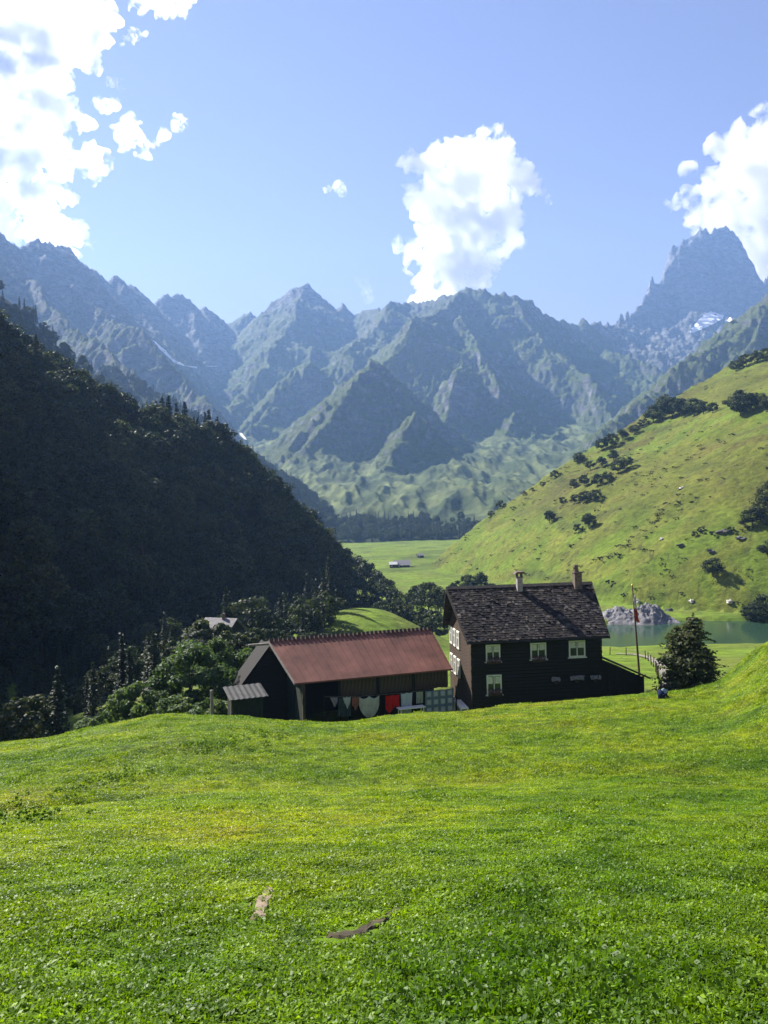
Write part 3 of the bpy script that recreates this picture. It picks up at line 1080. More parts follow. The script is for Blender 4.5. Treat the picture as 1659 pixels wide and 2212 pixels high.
# ridge pieces standing up like teeth
nt_ = 38
tm_ = MB().box((0, 0, 0.02), (0.24, 0.34, 0.26), Matrix.Rotation(R(-20), 3, 'X')).mesh("ridge_tile", simple_mat("ridge_tile_dark", (0.07, 0.045, 0.04), 0.8, 0.3, 3.0))
for k in range(nt_):
    o = link("ridge_tile", tm_, barn_roof, (-RAKE + 0.2 + k * (BLEN + RAKE - 0.3) / (nt_ - 1), bRun + 0.05, bR + 0.02))
b_ = MB()
b_.prism([(-RAKE - 0.06, bRun, bR - 0.14), (-0.06, -0.02, bE - 0.14), (-0.06, -0.02, bE + 0.035), (-RAKE - 0.06, bRun, bR + 0.035)], (0.08, 0, 0))
b_.build("barge_board", WOOD_GREY, barn)
MB().box((-RAKE - 0.7, bRun, bR - 0.22), (1.9, 0.24, 0.16)).build("ridge_beam", WOOD_GREY, barn)
# walls: an open bay at the left end, boarding above the washing
w0, wd0, wd1 = 0.75, 0.6, 8.4
MB().prism([(w0, wd0 + 0.02, 0), (w0, wd1, 0), (w0, wd1, bE - 0.1), (w0, bRun, bR - 0.25), (w0, wd0 + 0.02, bE + 0.15)], (0.12, 0, 0)).build("gable_wall", WOOD_GREEN, barn)
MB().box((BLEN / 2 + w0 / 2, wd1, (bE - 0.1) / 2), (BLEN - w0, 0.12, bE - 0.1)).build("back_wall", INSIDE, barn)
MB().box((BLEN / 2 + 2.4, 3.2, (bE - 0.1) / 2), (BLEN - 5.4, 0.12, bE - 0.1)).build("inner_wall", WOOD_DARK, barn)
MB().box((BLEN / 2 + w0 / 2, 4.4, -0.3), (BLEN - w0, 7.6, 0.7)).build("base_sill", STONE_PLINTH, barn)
bx0 = 3.6
bot = bE - 1.55
nbd = 30
bm_mesh = MB().box((0, 0, 0), ((BLEN - bx0 - 0.1) / nbd - 0.02, 0.05, 1.62)).mesh("wall_board", WOOD_BOARD)
for k in range(nbd):
    link("wall_board", bm_mesh, barn, (bx0 + (k + 0.5) * (BLEN - bx0 - 0.1) / nbd, wd0 + random.uniform(-0.012, 0.012), bot + 0.8 + random.uniform(-0.04, 0.03)))
MB().box(((bx0 + BLEN) / 2, wd0 + 0.08, bot + 0.8), (BLEN - bx0 - 0.1, 0.06, 1.5)).build("board_backing", WOOD_DARK, barn)
for x_ in (w0 + 0.02, bx0, bx0 + 3.2, bx0 + 6.2):
    MB().box((x_, wd0 - 0.05, bE / 2 - 0.03), (0.22, 0.2, bE - 0.06)).build("post", WOOD_BOARD if x_ < 1 else WOOD_DARK, barn)
for k in range(20):      # upright boards of the gable
    y_ = wd0 + 0.3 + k * (wd1 - wd0 - 0.4) / 19
    zt = bE + 0.1 + (bR - bE) * (1 - abs(y_ - bRun) / bRun) - 0.4
    if k in (6, 7): continue
    MB().box((w0 - 0.03, y_, zt / 2), (0.05, 0.36, zt)).build("wall_board", WOOD_GREEN, barn)
MB().box((w0 - 0.05, 3.0, bE + 0.55), (0.05, 0.36, 1.15)).build("gap_light_board", WOOD_GREY, barn)  # pale board in place of the light seen through a gap
MB().box((w0 - 0.05, 1.0, bE + 0.05), (0.05, 0.42, 0.75)).build("gap_light_board", WOOD_GREY, barn)  # second pale board standing in for a bright gap
# slanting lean-to behind the gable
b_ = MB()
q0, q1 = P(580, 1398, 65.5), P(508, 1500, 64.5)
lo_ = [barn.matrix_world.inverted() @ q for q in (q0, q1)]
bpy.context.view_layer.update()
Mi = (Matrix.Translation(barn.location) @ Matrix.Rotation(BRZ, 4, 'Z')).inverted()
q0, q1 = Mi @ q0, Mi @ q1
so_ = MB().prism([(w0 - 0.1, q0.y, 0), (q1.x, q0.y, 0), (q1.x, q0.y, q1.z), (q0.x, q0.y, q0.z), (w0 - 0.1, q0.y, q0.z)], (0, 3.2, 0)).build("side_store", WOOD_DARK, barn)
MB().prism([(q0.x, q0.y - 0.35, q0.z), (q1.x - 0.35, q0.y - 0.35, q1.z - 0.4), (q1.x - 0.35, q0.y - 0.35, q1.z - 0.26), (q0.x, q0.y - 0.35, q0.z + 0.14)], (0, 3.8, 0)).build("store_roof", WOOD_DARK, so_)

# small shed in front of the barn's gable
sl_, sr_ = P(497, 1512, 56.6), P(572, 1504, 57.6)
shed = empty("shed", (sl_.x, sl_.y, 0), rz_of(sl_, sr_))
sw = math.hypot(sr_.x - sl_.x, sr_.y - sl_.y)
gz_ = hz(sl_.x + 1.0, sl_.y + 0.5) - 0.4
shed.location.z = gz_
sh_h = sl_.z - gz_
MB().box((sw / 2, 0.9, sh_h / 2 - 0.03), (sw - 0.3, 1.5, sh_h - 0.06)).build("wall", WOOD_GREEN, shed)
for k in range(8):
    MB().box((0.25 + k * (sw - 0.5) / 7, 0.12, sh_h / 2 - 0.04), (0.26, 0.05, sh_h - 0.1)).build("wall_board", WOOD_GREEN, shed)
rf = MB()
for k in range(14):          # corrugated sheet
    xa, xb = -0.1 + k * (sw + 0.3) / 14, -0.1 + (k + 1) * (sw + 0.3) / 14
    za = 0.05 * (k % 2)
    zb = 0.05 * ((k + 1) % 2)
    rf.prism([(xa, -0.35, sh_h + za), (xb, -0.35, sh_h + zb), (xb, 2.0, sh_h + 0.5 + zb), (xa, 2.0, sh_h + 0.5 + za)], (0, 0, 0.03))
rf.build("roof", simple_mat("shed_sheet", (0.042, 0.040, 0.038), 0.8, 0.3, 2.0), shed)
MB().box((0.02, -0.2, sh_h / 2), (0.10, 0.10, sh_h)).build("post", WOOD_GREY, shed)
MB().box((sw * 0.62, -0.28, sh_h * 0.25), (0.08, 0.08, sh_h * 0.5)).build("post", WOOD_GREY, shed)
tagit(shed, "small green shed with grey corrugated roof beside the barn gable", "shed")

# ------------------------------------------------------------------ small hut up the slope
def hut(name, px, py, depth, w, dp, h, rise, rz, rmat, wmat, label, chim=True, loc_z=None):
    q = P(px, py, depth)
    z = hz(q.x, q.y) - 0.3 if loc_z is None else loc_z
    e = empty(name, (q.x, q.y, z), rz)
    body = MB().prism([(-w / 2, -dp / 2, 0), (-w / 2, dp / 2, 0), (-w / 2, dp / 2, h), (-w / 2, 0, h + rise), (-w / 2, -dp / 2, h)], (w, 0, 0))
    body.build("wall", wmat, e)
    ov = 0.1 * dp
    for s in (-1, 1):
        top = [(-w / 2 - ov, 0, h + rise + 0.12), (w / 2 + ov, 0, h + rise + 0.12), (w / 2 + ov, s * (dp / 2 + ov), h + 0.12 - ov * rise / (dp / 2)),
               (-w / 2 - ov, s * (dp / 2 + ov), h + 0.12 - ov * rise / (dp / 2))]
        if s > 0: top = top[::-1]
        ro = MB().prism([(x, y, zz - 0.1) for x, y, zz in top][::-1], (0, 0, 0.1)).build("roof_slope", rmat, e)
    MB().box((w * 0.2, -dp / 2 - 0.03, h * 0.45), (0.9, 0.06, h * 0.8)).build("door", WOOD_BROWN, e)
    MB().box((-w * 0.25, -dp / 2 - 0.03, h * 0.55), (0.8, 0.06, 0.7)).build("window", SHADE_PAINT, e)
    if chim:
        MB().box((w * 0.12, -0.2, h + rise + 0.3), (0.4, 0.4, 1.1)).build("chimney", CHIM_BRICK, e)
    tagit(e, label, "hut")
    return e


_q = P(478, 1336, 128.0)
hut("stone_hut", 478, 1336, 128.0, 5.0, 5.6, 2.2, 2.0, R(-22), ROOF_GREY, WOOD_DARK, "small hut with grey slab roof above the bushes by the forest", loc_z=_q.z - 4.2)
hut("field_barn", 868, 1216, 470.0, 8.5, 8.0, 2.0, 2.4, R(4), ROOF_GREY, WOOD_BROWN, "far field barn with grey roof on the valley floor", chim=False)
hut("field_barn", 849, 1216, 467.0, 4.0, 5.0, 2.4, 1.2, R(4), simple_mat("roof_pale", (0.45, 0.45, 0.44), 0.5, 0.1, 2.0), WOOD_BROWN, "far low shed with pale shiny roof joined to the field barn", chim=False)
hut("field_hut", 908, 1201, 560.0, 4.0, 4.0, 2.0, 1.2, R(10), ROOF_GREY, WOOD_DARK, "tiny far hut right of the field barn", chim=False)

# ------------------------------------------------------------------ leaves, crowns and trunks
def leaf_mat(name, stops, trans=0.45, rough=0.6, world=0.06):
    m, nt, b_ = new_mat(name)
    geo = N(nt, "ShaderNodeNewGeometry")
    oi = N(nt, "ShaderNodeObjectInfo")
    n1 = N(nt, "ShaderNodeTexNoise", ins={'Scale': world, 'Detail': 3.0})
    L(nt, geo.outputs['Position'], n1.inputs[0])
    add = N(nt, "ShaderNodeMath", operation='MULTIPLY_ADD', ins={1: 0.45, 2: -0.02})
    L(nt, geo.outputs['Random Per Island'], add.inputs[0])
    a2 = N(nt, "ShaderNodeMath", operation='MULTIPLY_ADD', ins={1: 0.35})
    L(nt, oi.outputs['Random'], a2.inputs[0])
    L(nt, add.outputs[0], a2.inputs[2])
    a3 = N(nt, "ShaderNodeMath", operation='MULTIPLY_ADD', ins={1: 0.35})
    L(nt, n1.outputs[0], a3.inputs[0])
    L(nt, a2.outputs[0], a3.inputs[2])
    r = ramp(nt, a3.outputs[0], stops)
    L(nt, r.outputs[0], b_.inputs['Base Color'])
    b_.inputs['Roughness'].default_value = rough
    b_.inputs['Specular IOR Level'].default_value = 0.25
    tr = N(nt, "ShaderNodeBsdfTranslucent")
    br = mixc(nt, 'MULTIPLY', 1.0, r.outputs[0], (1.35, 1.3, 0.75))
    L(nt, br, tr.inputs[0])
    mx = N(nt, "ShaderNodeMixShader", ins={0: trans})
    L(nt, b_.outputs[0], mx.inputs[1])
    L(nt, tr.outputs[0], mx.inputs[2])
    L(nt, mx.outputs[0], nt.nodes["Material Output"].inputs['Surface'])
    return m


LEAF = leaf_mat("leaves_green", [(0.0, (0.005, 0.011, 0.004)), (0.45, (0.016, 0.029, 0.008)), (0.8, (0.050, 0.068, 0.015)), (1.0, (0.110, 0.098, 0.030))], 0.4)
LEAF_BUSH = leaf_mat("leaves_bush", [(0.0, (0.026, 0.058, 0.016)), (0.5, (0.065, 0.118, 0.032)), (0.85, (0.125, 0.170, 0.050)), (1.0, (0.20, 0.22, 0.10))], 0.45, world=0.4)
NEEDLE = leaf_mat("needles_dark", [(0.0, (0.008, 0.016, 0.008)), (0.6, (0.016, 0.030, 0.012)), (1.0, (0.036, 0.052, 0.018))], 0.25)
LARCH = leaf_mat("needles_larch", [(0.0, (0.030, 0.045, 0.014)), (0.6, (0.060, 0.075, 0.022)), (1.0, (0.11, 0.11, 0.035))], 0.4, world=0.5)
BARK = simple_mat("bark", (0.055, 0.042, 0.032), 0.9, 0.35, 3.0, bump=0.6, stretch=(3, 3, 0.6))


def quads_at(C_, Nrm, size, rng, aspect=1.0):
    """one leaf quad at every point, facing roughly along the given normals"""
    n = len(C_)
    Nn = Nrm / (np.linalg.norm(Nrm, axis=1)[:, None] + 1e-9)
    r = rng.normal(size=(n, 3))
    T = np.cross(Nn, r)
    T /= np.linalg.norm(T, axis=1)[:, None] + 1e-9
    B = np.cross(Nn, T)
    s = (size * rng.uniform(0.6, 1.35, n))[:, None]
    T, B = T * s, B * s * aspect
    V = np.stack([C_ - T * 0.5 - B * 0.15, C_ - T * 0.05 + B * 0.42, C_ + T * 0.5 + B * 0.1, C_ + T * 0.05 - B * 0.45], 1).reshape(-1, 3)
    F = np.arange(4 * n).reshape(-1, 4)
    return V, F


def broad_crown(seed, h, w, nclump, per, leaf, low=0.22, up=0.6, name="crown", mat=None):
    rng = np.random.default_rng(seed)
    cs, rs_ = [], []
    while len(cs) < nclump:
        p = rng.uniform(-1, 1, 3)
        q = np.linalg.norm(p)
        if q > 1 or q < 0.25: continue
        if p[2] < -0.65: continue
        p = p * (0.55 + 0.45 * q) / max(q, 0.5)
        width = (w / 2) * (1.0 if p[2] < 0.1 else (1.05 - 0.35 * p[2]))
        cs.append((p[0] * width * 0.85, p[1] * width * 0.85, h * (low + (1 - low) * (0.5 + 0.43 * p[2]))))
        rs_.append(h * rng.uniform(0.07, 0.15))
    cs, rs_ = np.array(cs), np.array(rs_)
    k = rng.integers(0, nclump, nclump * per)
    d = rng.normal(size=(len(k), 3))
    d /= np.linalg.norm(d, axis=1)[:, None]
    rad = rng.uniform(0.35, 1.0, len(k)) ** 0.55 * rs_[k]
    pts = cs[k] + d * rad[:, None] * np.array([1.15, 1.15, 0.8])
    nrm = d + np.array([0, 0, up]) + 0.7 * rng.normal(size=d.shape)
    V, F = quads_at(pts, nrm, leaf, rng)
    return fast_mesh(name, V, F, mat or LEAF), cs


def broad_trunk(seed, h, cs, r0, name="trunk"):
    rnd = random.Random(seed)
    m = MB()
    top = Vector((rnd.uniform(-.03, .03) * h, rnd.uniform(-.03, .03) * h, h * 0.72))
    m.tube([(0, 0, -0.4), (0.01 * h, 0, h * 0.25), top], [r0 * 1.2, r0 * 0.8, r0 * 0.2], 7)
    for c in list(cs)[:: max(1, len(cs) // 7)]:
        b0 = Vector((0, 0, min(c[2] * 0.6, h * 0.5)))
        m.tube([b0, (b0 + Vector(c)) / 2 + Vector((0, 0, 0.04 * h)), Vector(c)], [r0 * 0.45, r0 * 0.28, r0 * 0.1], 5, cap=False)
    return m.mesh(name, BARK, True)


def conifer_crown(seed, h, w, nwhorl, nb_, per, leaf, low=0.07, mat=None, power=0.85, droop=0.35, irregular=0.15):
    rng = np.random.default_rng(seed)
    P_, Nn = [], []
    for i in range(nwhorl):
        t = (i + rng.uniform(-.3, .3)) / nwhorl
        z = h * (low + (0.985 - low) * t)
        Lb = (w / 2) * max(1 - t, 0.02) ** power * rng.uniform(1 - irregular, 1 + irregular)
        a0 = rng.uniform(0, 6.28)
        n = max(4, int(nb_ * (1 - 0.5 * t)))
        for j in range(n):
            a = a0 + 6.283 * j / n + rng.uniform(-.3, .3)
            Lj = Lb * rng.uniform(0.6, 1.1)
            u = np.sort(rng.uniform(0.12, 1, per))
            side = rng.normal(0, 0.12, per) * Lj * u
            x = np.cos(a) * Lj * u - np.sin(a) * side
            y = np.sin(a) * Lj * u + np.cos(a) * side
            zz = z + Lj * (0.12 * u - droop * u * u) + rng.normal(0, 0.03, per) * Lj
            P_.append(np.stack([x, y, zz], 1))
            Nn.append(np.stack([np.cos(a) * 0.5 + 0 * u, np.sin(a) * 0.5 + 0 * u, 1 + 0 * u], 1) + rng.normal(0, 0.5, (per, 3)))
    tip = np.stack([rng.normal(0, 0.01 * h, 14), rng.normal(0, 0.01 * h, 14), rng.uniform(0.93, 1.01, 14) * h], 1)
    P_.append(tip)
    Nn.append(rng.normal(size=(14, 3)))
    V, F = quads_at(np.concatenate(P_), np.concatenate(Nn), leaf, rng, 0.8)
    return fast_mesh("crown", V, F, mat or NEEDLE)


def conifer_trunk(h, r0):
    return MB().tube([(0, 0, -0.4), (0, 0, h * 0.5), (0, 0, h * 0.97)], [r0 * 1.15, r0 * 0.6, r0 * 0.08], 7).mesh("trunk", BARK, True)


# mid-distance kinds: each is (crown mesh, trunk mesh, nominal height)
KIND = {'broad': [], 'fir': [], 'bush': []}
for i in range(5):
    cm, cs = broad_crown(100 + i, 10.0, 7.6 + (i % 3), 34, 85, 0.52)
    KIND['broad'].append((cm, broad_trunk(i, 10.0, cs, 0.22), 10.0))
for i in range(3):
    KIND['fir'].append((conifer_crown(200 + i, 14.0, 4.6 + 0.5 * i, 30, 11, 6, 0.55), conifer_trunk(14.0, 0.2), 14.0))
for i in range(4):
    cm, cs = broad_crown(300 + i, 4.0, 4.4, 20, 70, 0.34, low=0.02)
    KIND['bush'].append((cm, broad_trunk(30 + i, 4.0, cs, 0.08), 4.0))


def plant_tree(kind, x, y, h, label, group, idx=None, name=None, cat="tree", wide=1.0, z=None, sink=0.15):
    lst = KIND[kind]
    cm, tm, h0 = lst[(idx if idx is not None else random.randrange(len(lst))) % len(lst)]
    nm = name or {'broad': 'broadleaf_tree', 'fir': 'fir_tree', 'bush': 'bush'}.get(kind, 'tree')
    e = empty(nm, (x, y, (hz(x, y) if z is None else z) - sink), random.uniform(0, 6.28))
    s = h / h0
    e.scale = (s * wide, s * wide, s)
    link("crown", cm, e)
    link("trunk", tm, e)
    tagit(e, label, cat, group)
    return e


def joined(cm, tm, name):
    """crown and trunk as one mesh, for the wood that reads as a mass"""
    bm = bmesh.new()
    bm.from_mesh(cm)
    n = len(bm.faces)
    bm.from_mesh(tm)
    bm.faces.ensure_lookup_table()
    for f in bm.faces[n:]: f.material_index = 1
    me = bpy.data.meshes.new(name)
    bm.to_mesh(me)
    bm.free()
    me.materials.append(cm.materials[0])
    me.materials.append(tm.materials[0])
    return me


def instancer(name, pts, rots, scl, pick, protos, label, extra_col=None):
    """one object that stands copies of small meshes on its points"""
    pc = bpy.data.collections.new(name + "_kinds")
    for i, me in enumerate(protos):
        po = bpy.data.objects.new("%s_kind_%02d" % (name, i), me)
        pc.objects.link(po)
    me = bpy.data.meshes.new(name)
    n = len(pts)
    me.vertices.add(n)
    me.vertices.foreach_set("co", np.ascontiguousarray(pts, dtype=np.float32).ravel())
    a = me.attributes.new("turn", 'FLOAT_VECTOR', 'POINT')
    a.data.foreach_set("vector", np.ascontiguousarray(rots, dtype=np.float32).ravel())
    a = me.attributes.new("size", 'FLOAT_VECTOR', 'POINT')
    a.data.foreach_set("vector", np.ascontiguousarray(scl, dtype=np.float32).ravel())
    a = me.attributes.new("pick", 'INT', 'POINT')
    a.data.foreach_set("value", np.ascontiguousarray(pick, dtype=np.int32))
    o = link(name, me)
    ng = bpy.data.node_groups.new(name, 'GeometryNodeTree')
    ng.interface.new_socket("Geometry", in_out='INPUT', socket_type='NodeSocketGeometry')
    ng.interface.new_socket("Geometry", in_out='OUTPUT', socket_type='NodeSocketGeometry')
    gi, go = ng.nodes.new("NodeGroupInput"), ng.nodes.new("NodeGroupOutput")
    ci = ng.nodes.new("GeometryNodeCollectionInfo")
    ci.inputs[0].default_value = pc
    ci.inputs['Separate Children'].default_value = True
    ci.inputs['Reset Children'].default_value = True
    ip = ng.nodes.new("GeometryNodeInstanceOnPoints")
    ip.inputs['Pick Instance'].default_value = True

    def attr(nm, typ):
        q = ng.nodes.new("GeometryNodeInputNamedAttribute")
        q.data_type = typ
        q.inputs['Name'].default_value = nm
        return q.outputs['Attribute']
    e2r = ng.nodes.new("FunctionNodeEulerToRotation")
    lk = ng.links.new
    lk(gi.outputs[0], ip.inputs['Points'])
    lk(ci.outputs[0], ip.inputs['Instance'])
    lk(attr("pick", 'INT'), ip.inputs['Instance Index'])
    lk(attr("turn", 'FLOAT_VECTOR'), e2r.inputs[0])
    lk(e2r.outputs[0], ip.inputs['Rotation'])
    lk(attr("size", 'FLOAT_VECTOR'), ip.inputs['Scale'])
    lk(ip.outputs[0], go.inputs[0])
    md = o.modifiers.new("stand", 'NODES')
    md.node_group = ng
    tagit(o, label, None, None, 'stuff')
    return o


# ------------------------------------------------------------------ the wood on the left hill: one dark mass
def hz_many(x, y):
    w = y + 8.0
    a = x / w
    i = np.clip(np.searchsorted(rows, y) - 1, 0, len(rows) - 2)
    j = np.clip(np.searchsorted(cols, a) - 1, 0, len(cols) - 2)
    t = np.clip((y - rows[i]) / (rows[i + 1] - rows[i]), 0, 1)
    s = np.clip((a - cols[j]) / (cols[j + 1] - cols[j]), 0, 1)
    z = (ZZ[i, j] * (1 - s) + ZZ[i, j + 1] * s) * (1 - t) + (ZZ[i + 1, j] * (1 - s) + ZZ[i + 1, j + 1] * s) * t
    return z, OWN[i, j]


rng = np.random.default_rng(21)
xs = rng.uniform(-300, 0, 14000)
ys = rng.uniform(58, 350, 14000)
zs, ow = hz_many(xs, ys)
dfoot = -polyline_signed(xs, ys, FOOT_L)
yc_ = np.interp(xs, CL_X, CL_Y)
keep = (ow == 3) & (dfoot > 1.5) & (ys < yc_ + 14)
aa = xs / ys
keep |= (ow == 1) & (ys > 61) & (ys < 270) & (aa < -0.27 - 0.05 * sstep(75, 62, ys))
keep |= (ow == 1) & (ys > 138) & (aa < -0.060) & (dfoot > -40) & (rng.uniform(0, 1, len(xs)) < 0.8)
offv = xs / ys < -0.60
keep &= (~offv) | (rng.uniform(0, 1, len(xs)) < 0.35)
xs, ys, zs = xs[keep], ys[keep], zs[keep]
# keep a spacing
cell = {}
ok = []
for i in range(len(xs)):
    key = (int(xs[i] // 4.4), int(ys[i] // 4.4))
    if key in cell: continue
    cell[key] = 1
    ok.append(i)
xs, ys, zs = xs[ok], ys[ok], zs[ok]
n = len(xs)
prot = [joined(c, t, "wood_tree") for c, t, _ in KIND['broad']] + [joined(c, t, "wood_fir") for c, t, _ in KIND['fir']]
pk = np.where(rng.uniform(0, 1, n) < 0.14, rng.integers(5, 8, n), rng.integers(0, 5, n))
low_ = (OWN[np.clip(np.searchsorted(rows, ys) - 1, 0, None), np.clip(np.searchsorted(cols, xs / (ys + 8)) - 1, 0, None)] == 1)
pk = np.where(low_ & (rng.uniform(0, 1, n) < 0.75), rng.integers(5, 8, n), pk)  # mostly dark firs on the low ground, their colour standing in for shade
sc_ = rng.uniform(0.65, 1.45, n) * np.where(pk >= 5, 0.85, 1.0)
near_c = np.clip((ys - 60) / 90, 0.55, 1) * np.where(low_, 0.75, 1.0)
sc_ = sc_ * near_c
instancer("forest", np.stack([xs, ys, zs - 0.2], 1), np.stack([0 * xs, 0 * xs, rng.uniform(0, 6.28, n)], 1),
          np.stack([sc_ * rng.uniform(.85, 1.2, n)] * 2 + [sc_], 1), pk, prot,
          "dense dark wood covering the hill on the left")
print("forest", n)

# far wooded ridges: crowns as small bushy points
m4 = (OWN == 4) | (OWN == 5) | ((OWN == 10) & (YY < 1080) & (bm_ > 0.5))
ii = np.argwhere(m4 & (np.abs(AA) < 0.55) & (YY < 1300))
ii = ii[rng.permutation(len(ii))[:5200]]
fx, fy, fz = XX[ii[:, 0], ii[:, 1]], YY[ii[:, 0], ii[:, 1]], ZZ[ii[:, 0], ii[:, 1]]
n2 = len(fx)
ks = rng.uniform(0.7, 1.3, n2)
instancer("far_forest", np.stack([fx + rng.normal(0, 2, n2), fy + rng.normal(0, 2, n2), fz - 0.5], 1),
          np.stack([0 * fx, 0 * fx, rng.uniform(0, 6.28, n2)], 1), np.stack([ks] * 3, 1), rng.integers(0, 8, n2), prot,
          "hazy far wood on the ridges and the valley head")

# ------------------------------------------------------------------ single trees and bushes
def at(px, depth):
    a, _ = ray(px, 1300)
    return a * depth, depth


G_EDGE = "trees along the edge of the wooded hill"
# tall firs on the wooded crest
firs = [(305, 905, "lone fir leftmost on the wooded crest"), (346, 876, "tall fir at the left end of the crest group"),
        (360, 868, "tallest fir of the crest group"), (374, 866, "fir right beside the tallest crest fir"), (390, 882, "shorter fir in the crest group"),
        (408, 880, "broad dark fir at the right end of the crest group"), (452, 900, "left one of two thin firs right of the crest group"),
        (460, 896, "right one of two thin firs right of the crest group"), (478, 912, "small thin fir lower down the crest"),
        (528, 968, "lone small fir on the falling crest line")]
for k, (px, py, lab) in enumerate(firs):
    dpt = float(np.interp(px, [250, 340, 420, 480, 530], [262, 270, 284, 300, 306]))
    x, y = at(px, dpt)
    top = P(px, py, dpt).z
    g = hz(x, y)
    plant_tree('fir', x, y, max(min(top - g + 2.0, 24), 11), lab, "firs on the wooded crest", idx=k, wide=1.45)
# rounded trees that stand out along the crest and the right edge of the wood
edge = [(20, 690, 'sunlit crown at the top left end of the wooded hill'), (60, 730, 'rounded crown high on the wooded crest near the left border'),
        (105, 770, 'bushy crown on the steep upper crest'), (150, 800, 'crown where the upper crest drops'), (200, 850, 'crown above the notch in the crest'),
        (250, 890, 'first rounded tree on the level crest'), (285, 905, 'second rounded tree on the level crest'), (430, 925, 'rounded tree between the fir groups'),
        (500, 945, 'rounded tree right of the small thin fir'), (560, 1000, 'tree on the upper right shoulder of the wood'),
        (590, 1030, 'second tree down the right shoulder'), (618, 1062, 'tree halfway down the right shoulder'),
        (645, 1100, 'leaning bushy tree low on the right shoulder'), (668, 1140, 'tree near the foot of the right shoulder'),
        (690, 1175, 'last but two tree down the right shoulder'), (712, 1215, 'last but one tree down the right shoulder'),
        (732, 1255, 'lowest tree at the right tip of the wood')]
for k, (px, py, lab) in enumerate(edge):
    dpt = float(np.interp(px, [0, 100, 250, 340, 420, 500, 560, 640, 730], [246, 238, 262, 272, 284, 300, 300, 296, 272]))
    x, y = at(px, dpt)
    g = hz(x, y)
    h = max(min(P(px, py, dpt).z - g, 15), 7)
    plant_tree('broad', x, y, h, lab, G_EDGE, idx=k)
# trees and bushes between the barn and the valley floor
mids = [(768, 300, 17, 'broad', "tall dark tree behind the barn beside the wood's tip"), (742, 262, 11, 'broad', "light tree touching the tip of the dark wood"),
        (790, 296, 15, 'broad', "broad tree right of the tall dark one behind the barn"), (812, 290, 12, 'broad', "rounded tree in the clump behind the barn"),
        (835, 282, 10, 'broad', "low broad tree before the far field barn"), (852, 262, 8, 'broad', "dark tree above the gully behind the barn"),
        (870, 250, 8, 'broad', "dark small tree left of the pale willow"), (800, 262, 9, 'broad', "front tree of the clump behind the barn"),
        (775, 245, 9, 'bush', "bright bush left above the grassy knoll"), (825, 236, 7, 'broad', "small tree over the knoll's top"),
        (848, 215, 6, 'bush', "dark bush at the knoll's right shoulder"), (866, 196, 7, 'broad', "nearest dark tree right of the knoll"),
        (852, 186, 5, 'bush', "low shadowed bush below the knoll"), (902, 262, 9, 'broad', "pale green tree left of the house gable"),
        (925, 250, 11, 'broad', "tall pale willow left of the house roof"), (945, 240, 10, 'broad', "pale tree half hidden by the house gable"),
        (918, 200, 7, 'bush', "bright bush under the pale willow"), (895, 205, 6, 'bush', "bush over the right end of the barn ridge"),
        (940, 185, 6, 'bush', "bush against the left edge of the house roof"), (1010, 300, 9, 'broad', "left tree of the pair over the house ridge"),
        (1036, 296, 10, 'broad', "right tree of the pair over the house ridge"), (1062, 300, 6, 'bush', "low bush beside the pair over the house ridge"),
        (985, 310, 6, 'bush', "bush left of the pair over the house ridge"), (880, 228, 6, 'bush', "bush in the middle of the gully behind the barn"),
        (900, 232, 7, 'broad', "small dark tree in the gully behind the barn"), (930, 222, 6, 'bush', "light bush in front of the tall pale willow")]
for k, (px, dpt, h, kd, lab) in enumerate(mids):
    x, y = at(px, dpt)
    plant_tree(kd, x, y, h, lab, "trees behind the barn", idx=k)
# overgrown strip under the hut, above the barn ridge
strip = [(395, 112, 5.0), (425, 108, 5.5), (452, 112, 6.0), (440, 100, 4.5), (500, 106, 5.0), (525, 110, 4.5), (545, 118, 3.6), (575, 122, 3.2),
         (600, 128, 3.0), (640, 130, 3.4), (668, 126, 3.2), (700, 130, 3.4), (720, 136, 3.4), (540, 96, 4.0), (480, 98, 4.2)]
where = ["far left", "second from the left", "third from the left", "front left", "right under the hut", "just right of the hut", "over the barn beam",
         "over the left end of the barn ridge", "first over the barn ridge", "second over the barn ridge", "third over the barn ridge", "fourth over the barn ridge",
         "at the knoll's left foot", "front right", "front middle"]
for k, (px, dpt, h) in enumerate(strip):
    x, y = at(px, dpt)
    plant_tree('bush', x, y, h * 1.1, "bush in the overgrown strip below the hut, " + where[k], "overgrown strip below the hut", idx=k)
# young fir right of the small hut
x, y = at(535, 120)
plant_tree('fir', x, y, 3.4, "young fir right of the small hut", None, idx=1, wide=1.1)

# near shrubs left of the barn, with finer leaves
NEAR = []
for i in range(3):
    cm, cs = broad_crown(400 + i, 6.5, 5.6, 46, 210, 0.24, low=0.04, mat=LEAF_BUSH)
    NEAR.append((cm, broad_trunk(60 + i, 6.5, cs, 0.12), 6.5))
KIND['near'] = NEAR
cm, cs = broad_crown(420, 2.6, 2.8, 26, 150, 0.15, low=0.0, mat=LEAF_BUSH)
KIND['shrub'] = [(cm, broad_trunk(70, 2.6, cs, 0.05), 2.6)]
cm2, cs2 = broad_crown(421, 2.6, 2.6, 24, 140, 0.16, low=0.0, mat=LEAF_BUSH)
KIND['shrub'].append((cm2, broad_trunk(71, 2.6, cs2, 0.05), 2.6))
KIND['nearfir'] = [(conifer_crown(430, 9.0, 3.6, 30, 12, 14, 0.32), conifer_trunk(9.0, 0.14), 9.0)]


def near_by_px(kind, px, top, depth, lab, group, idx=0, wide=1.0, name=None, cat="shrub"):
    x, y = at(px, depth)
    a, e = ray(px, top)
    x = a * depth
    g = hz(x, y)
    return plant_tree(kind, x, y, e * depth - g, lab, group, idx=idx, wide=wide, name=name, cat=cat)


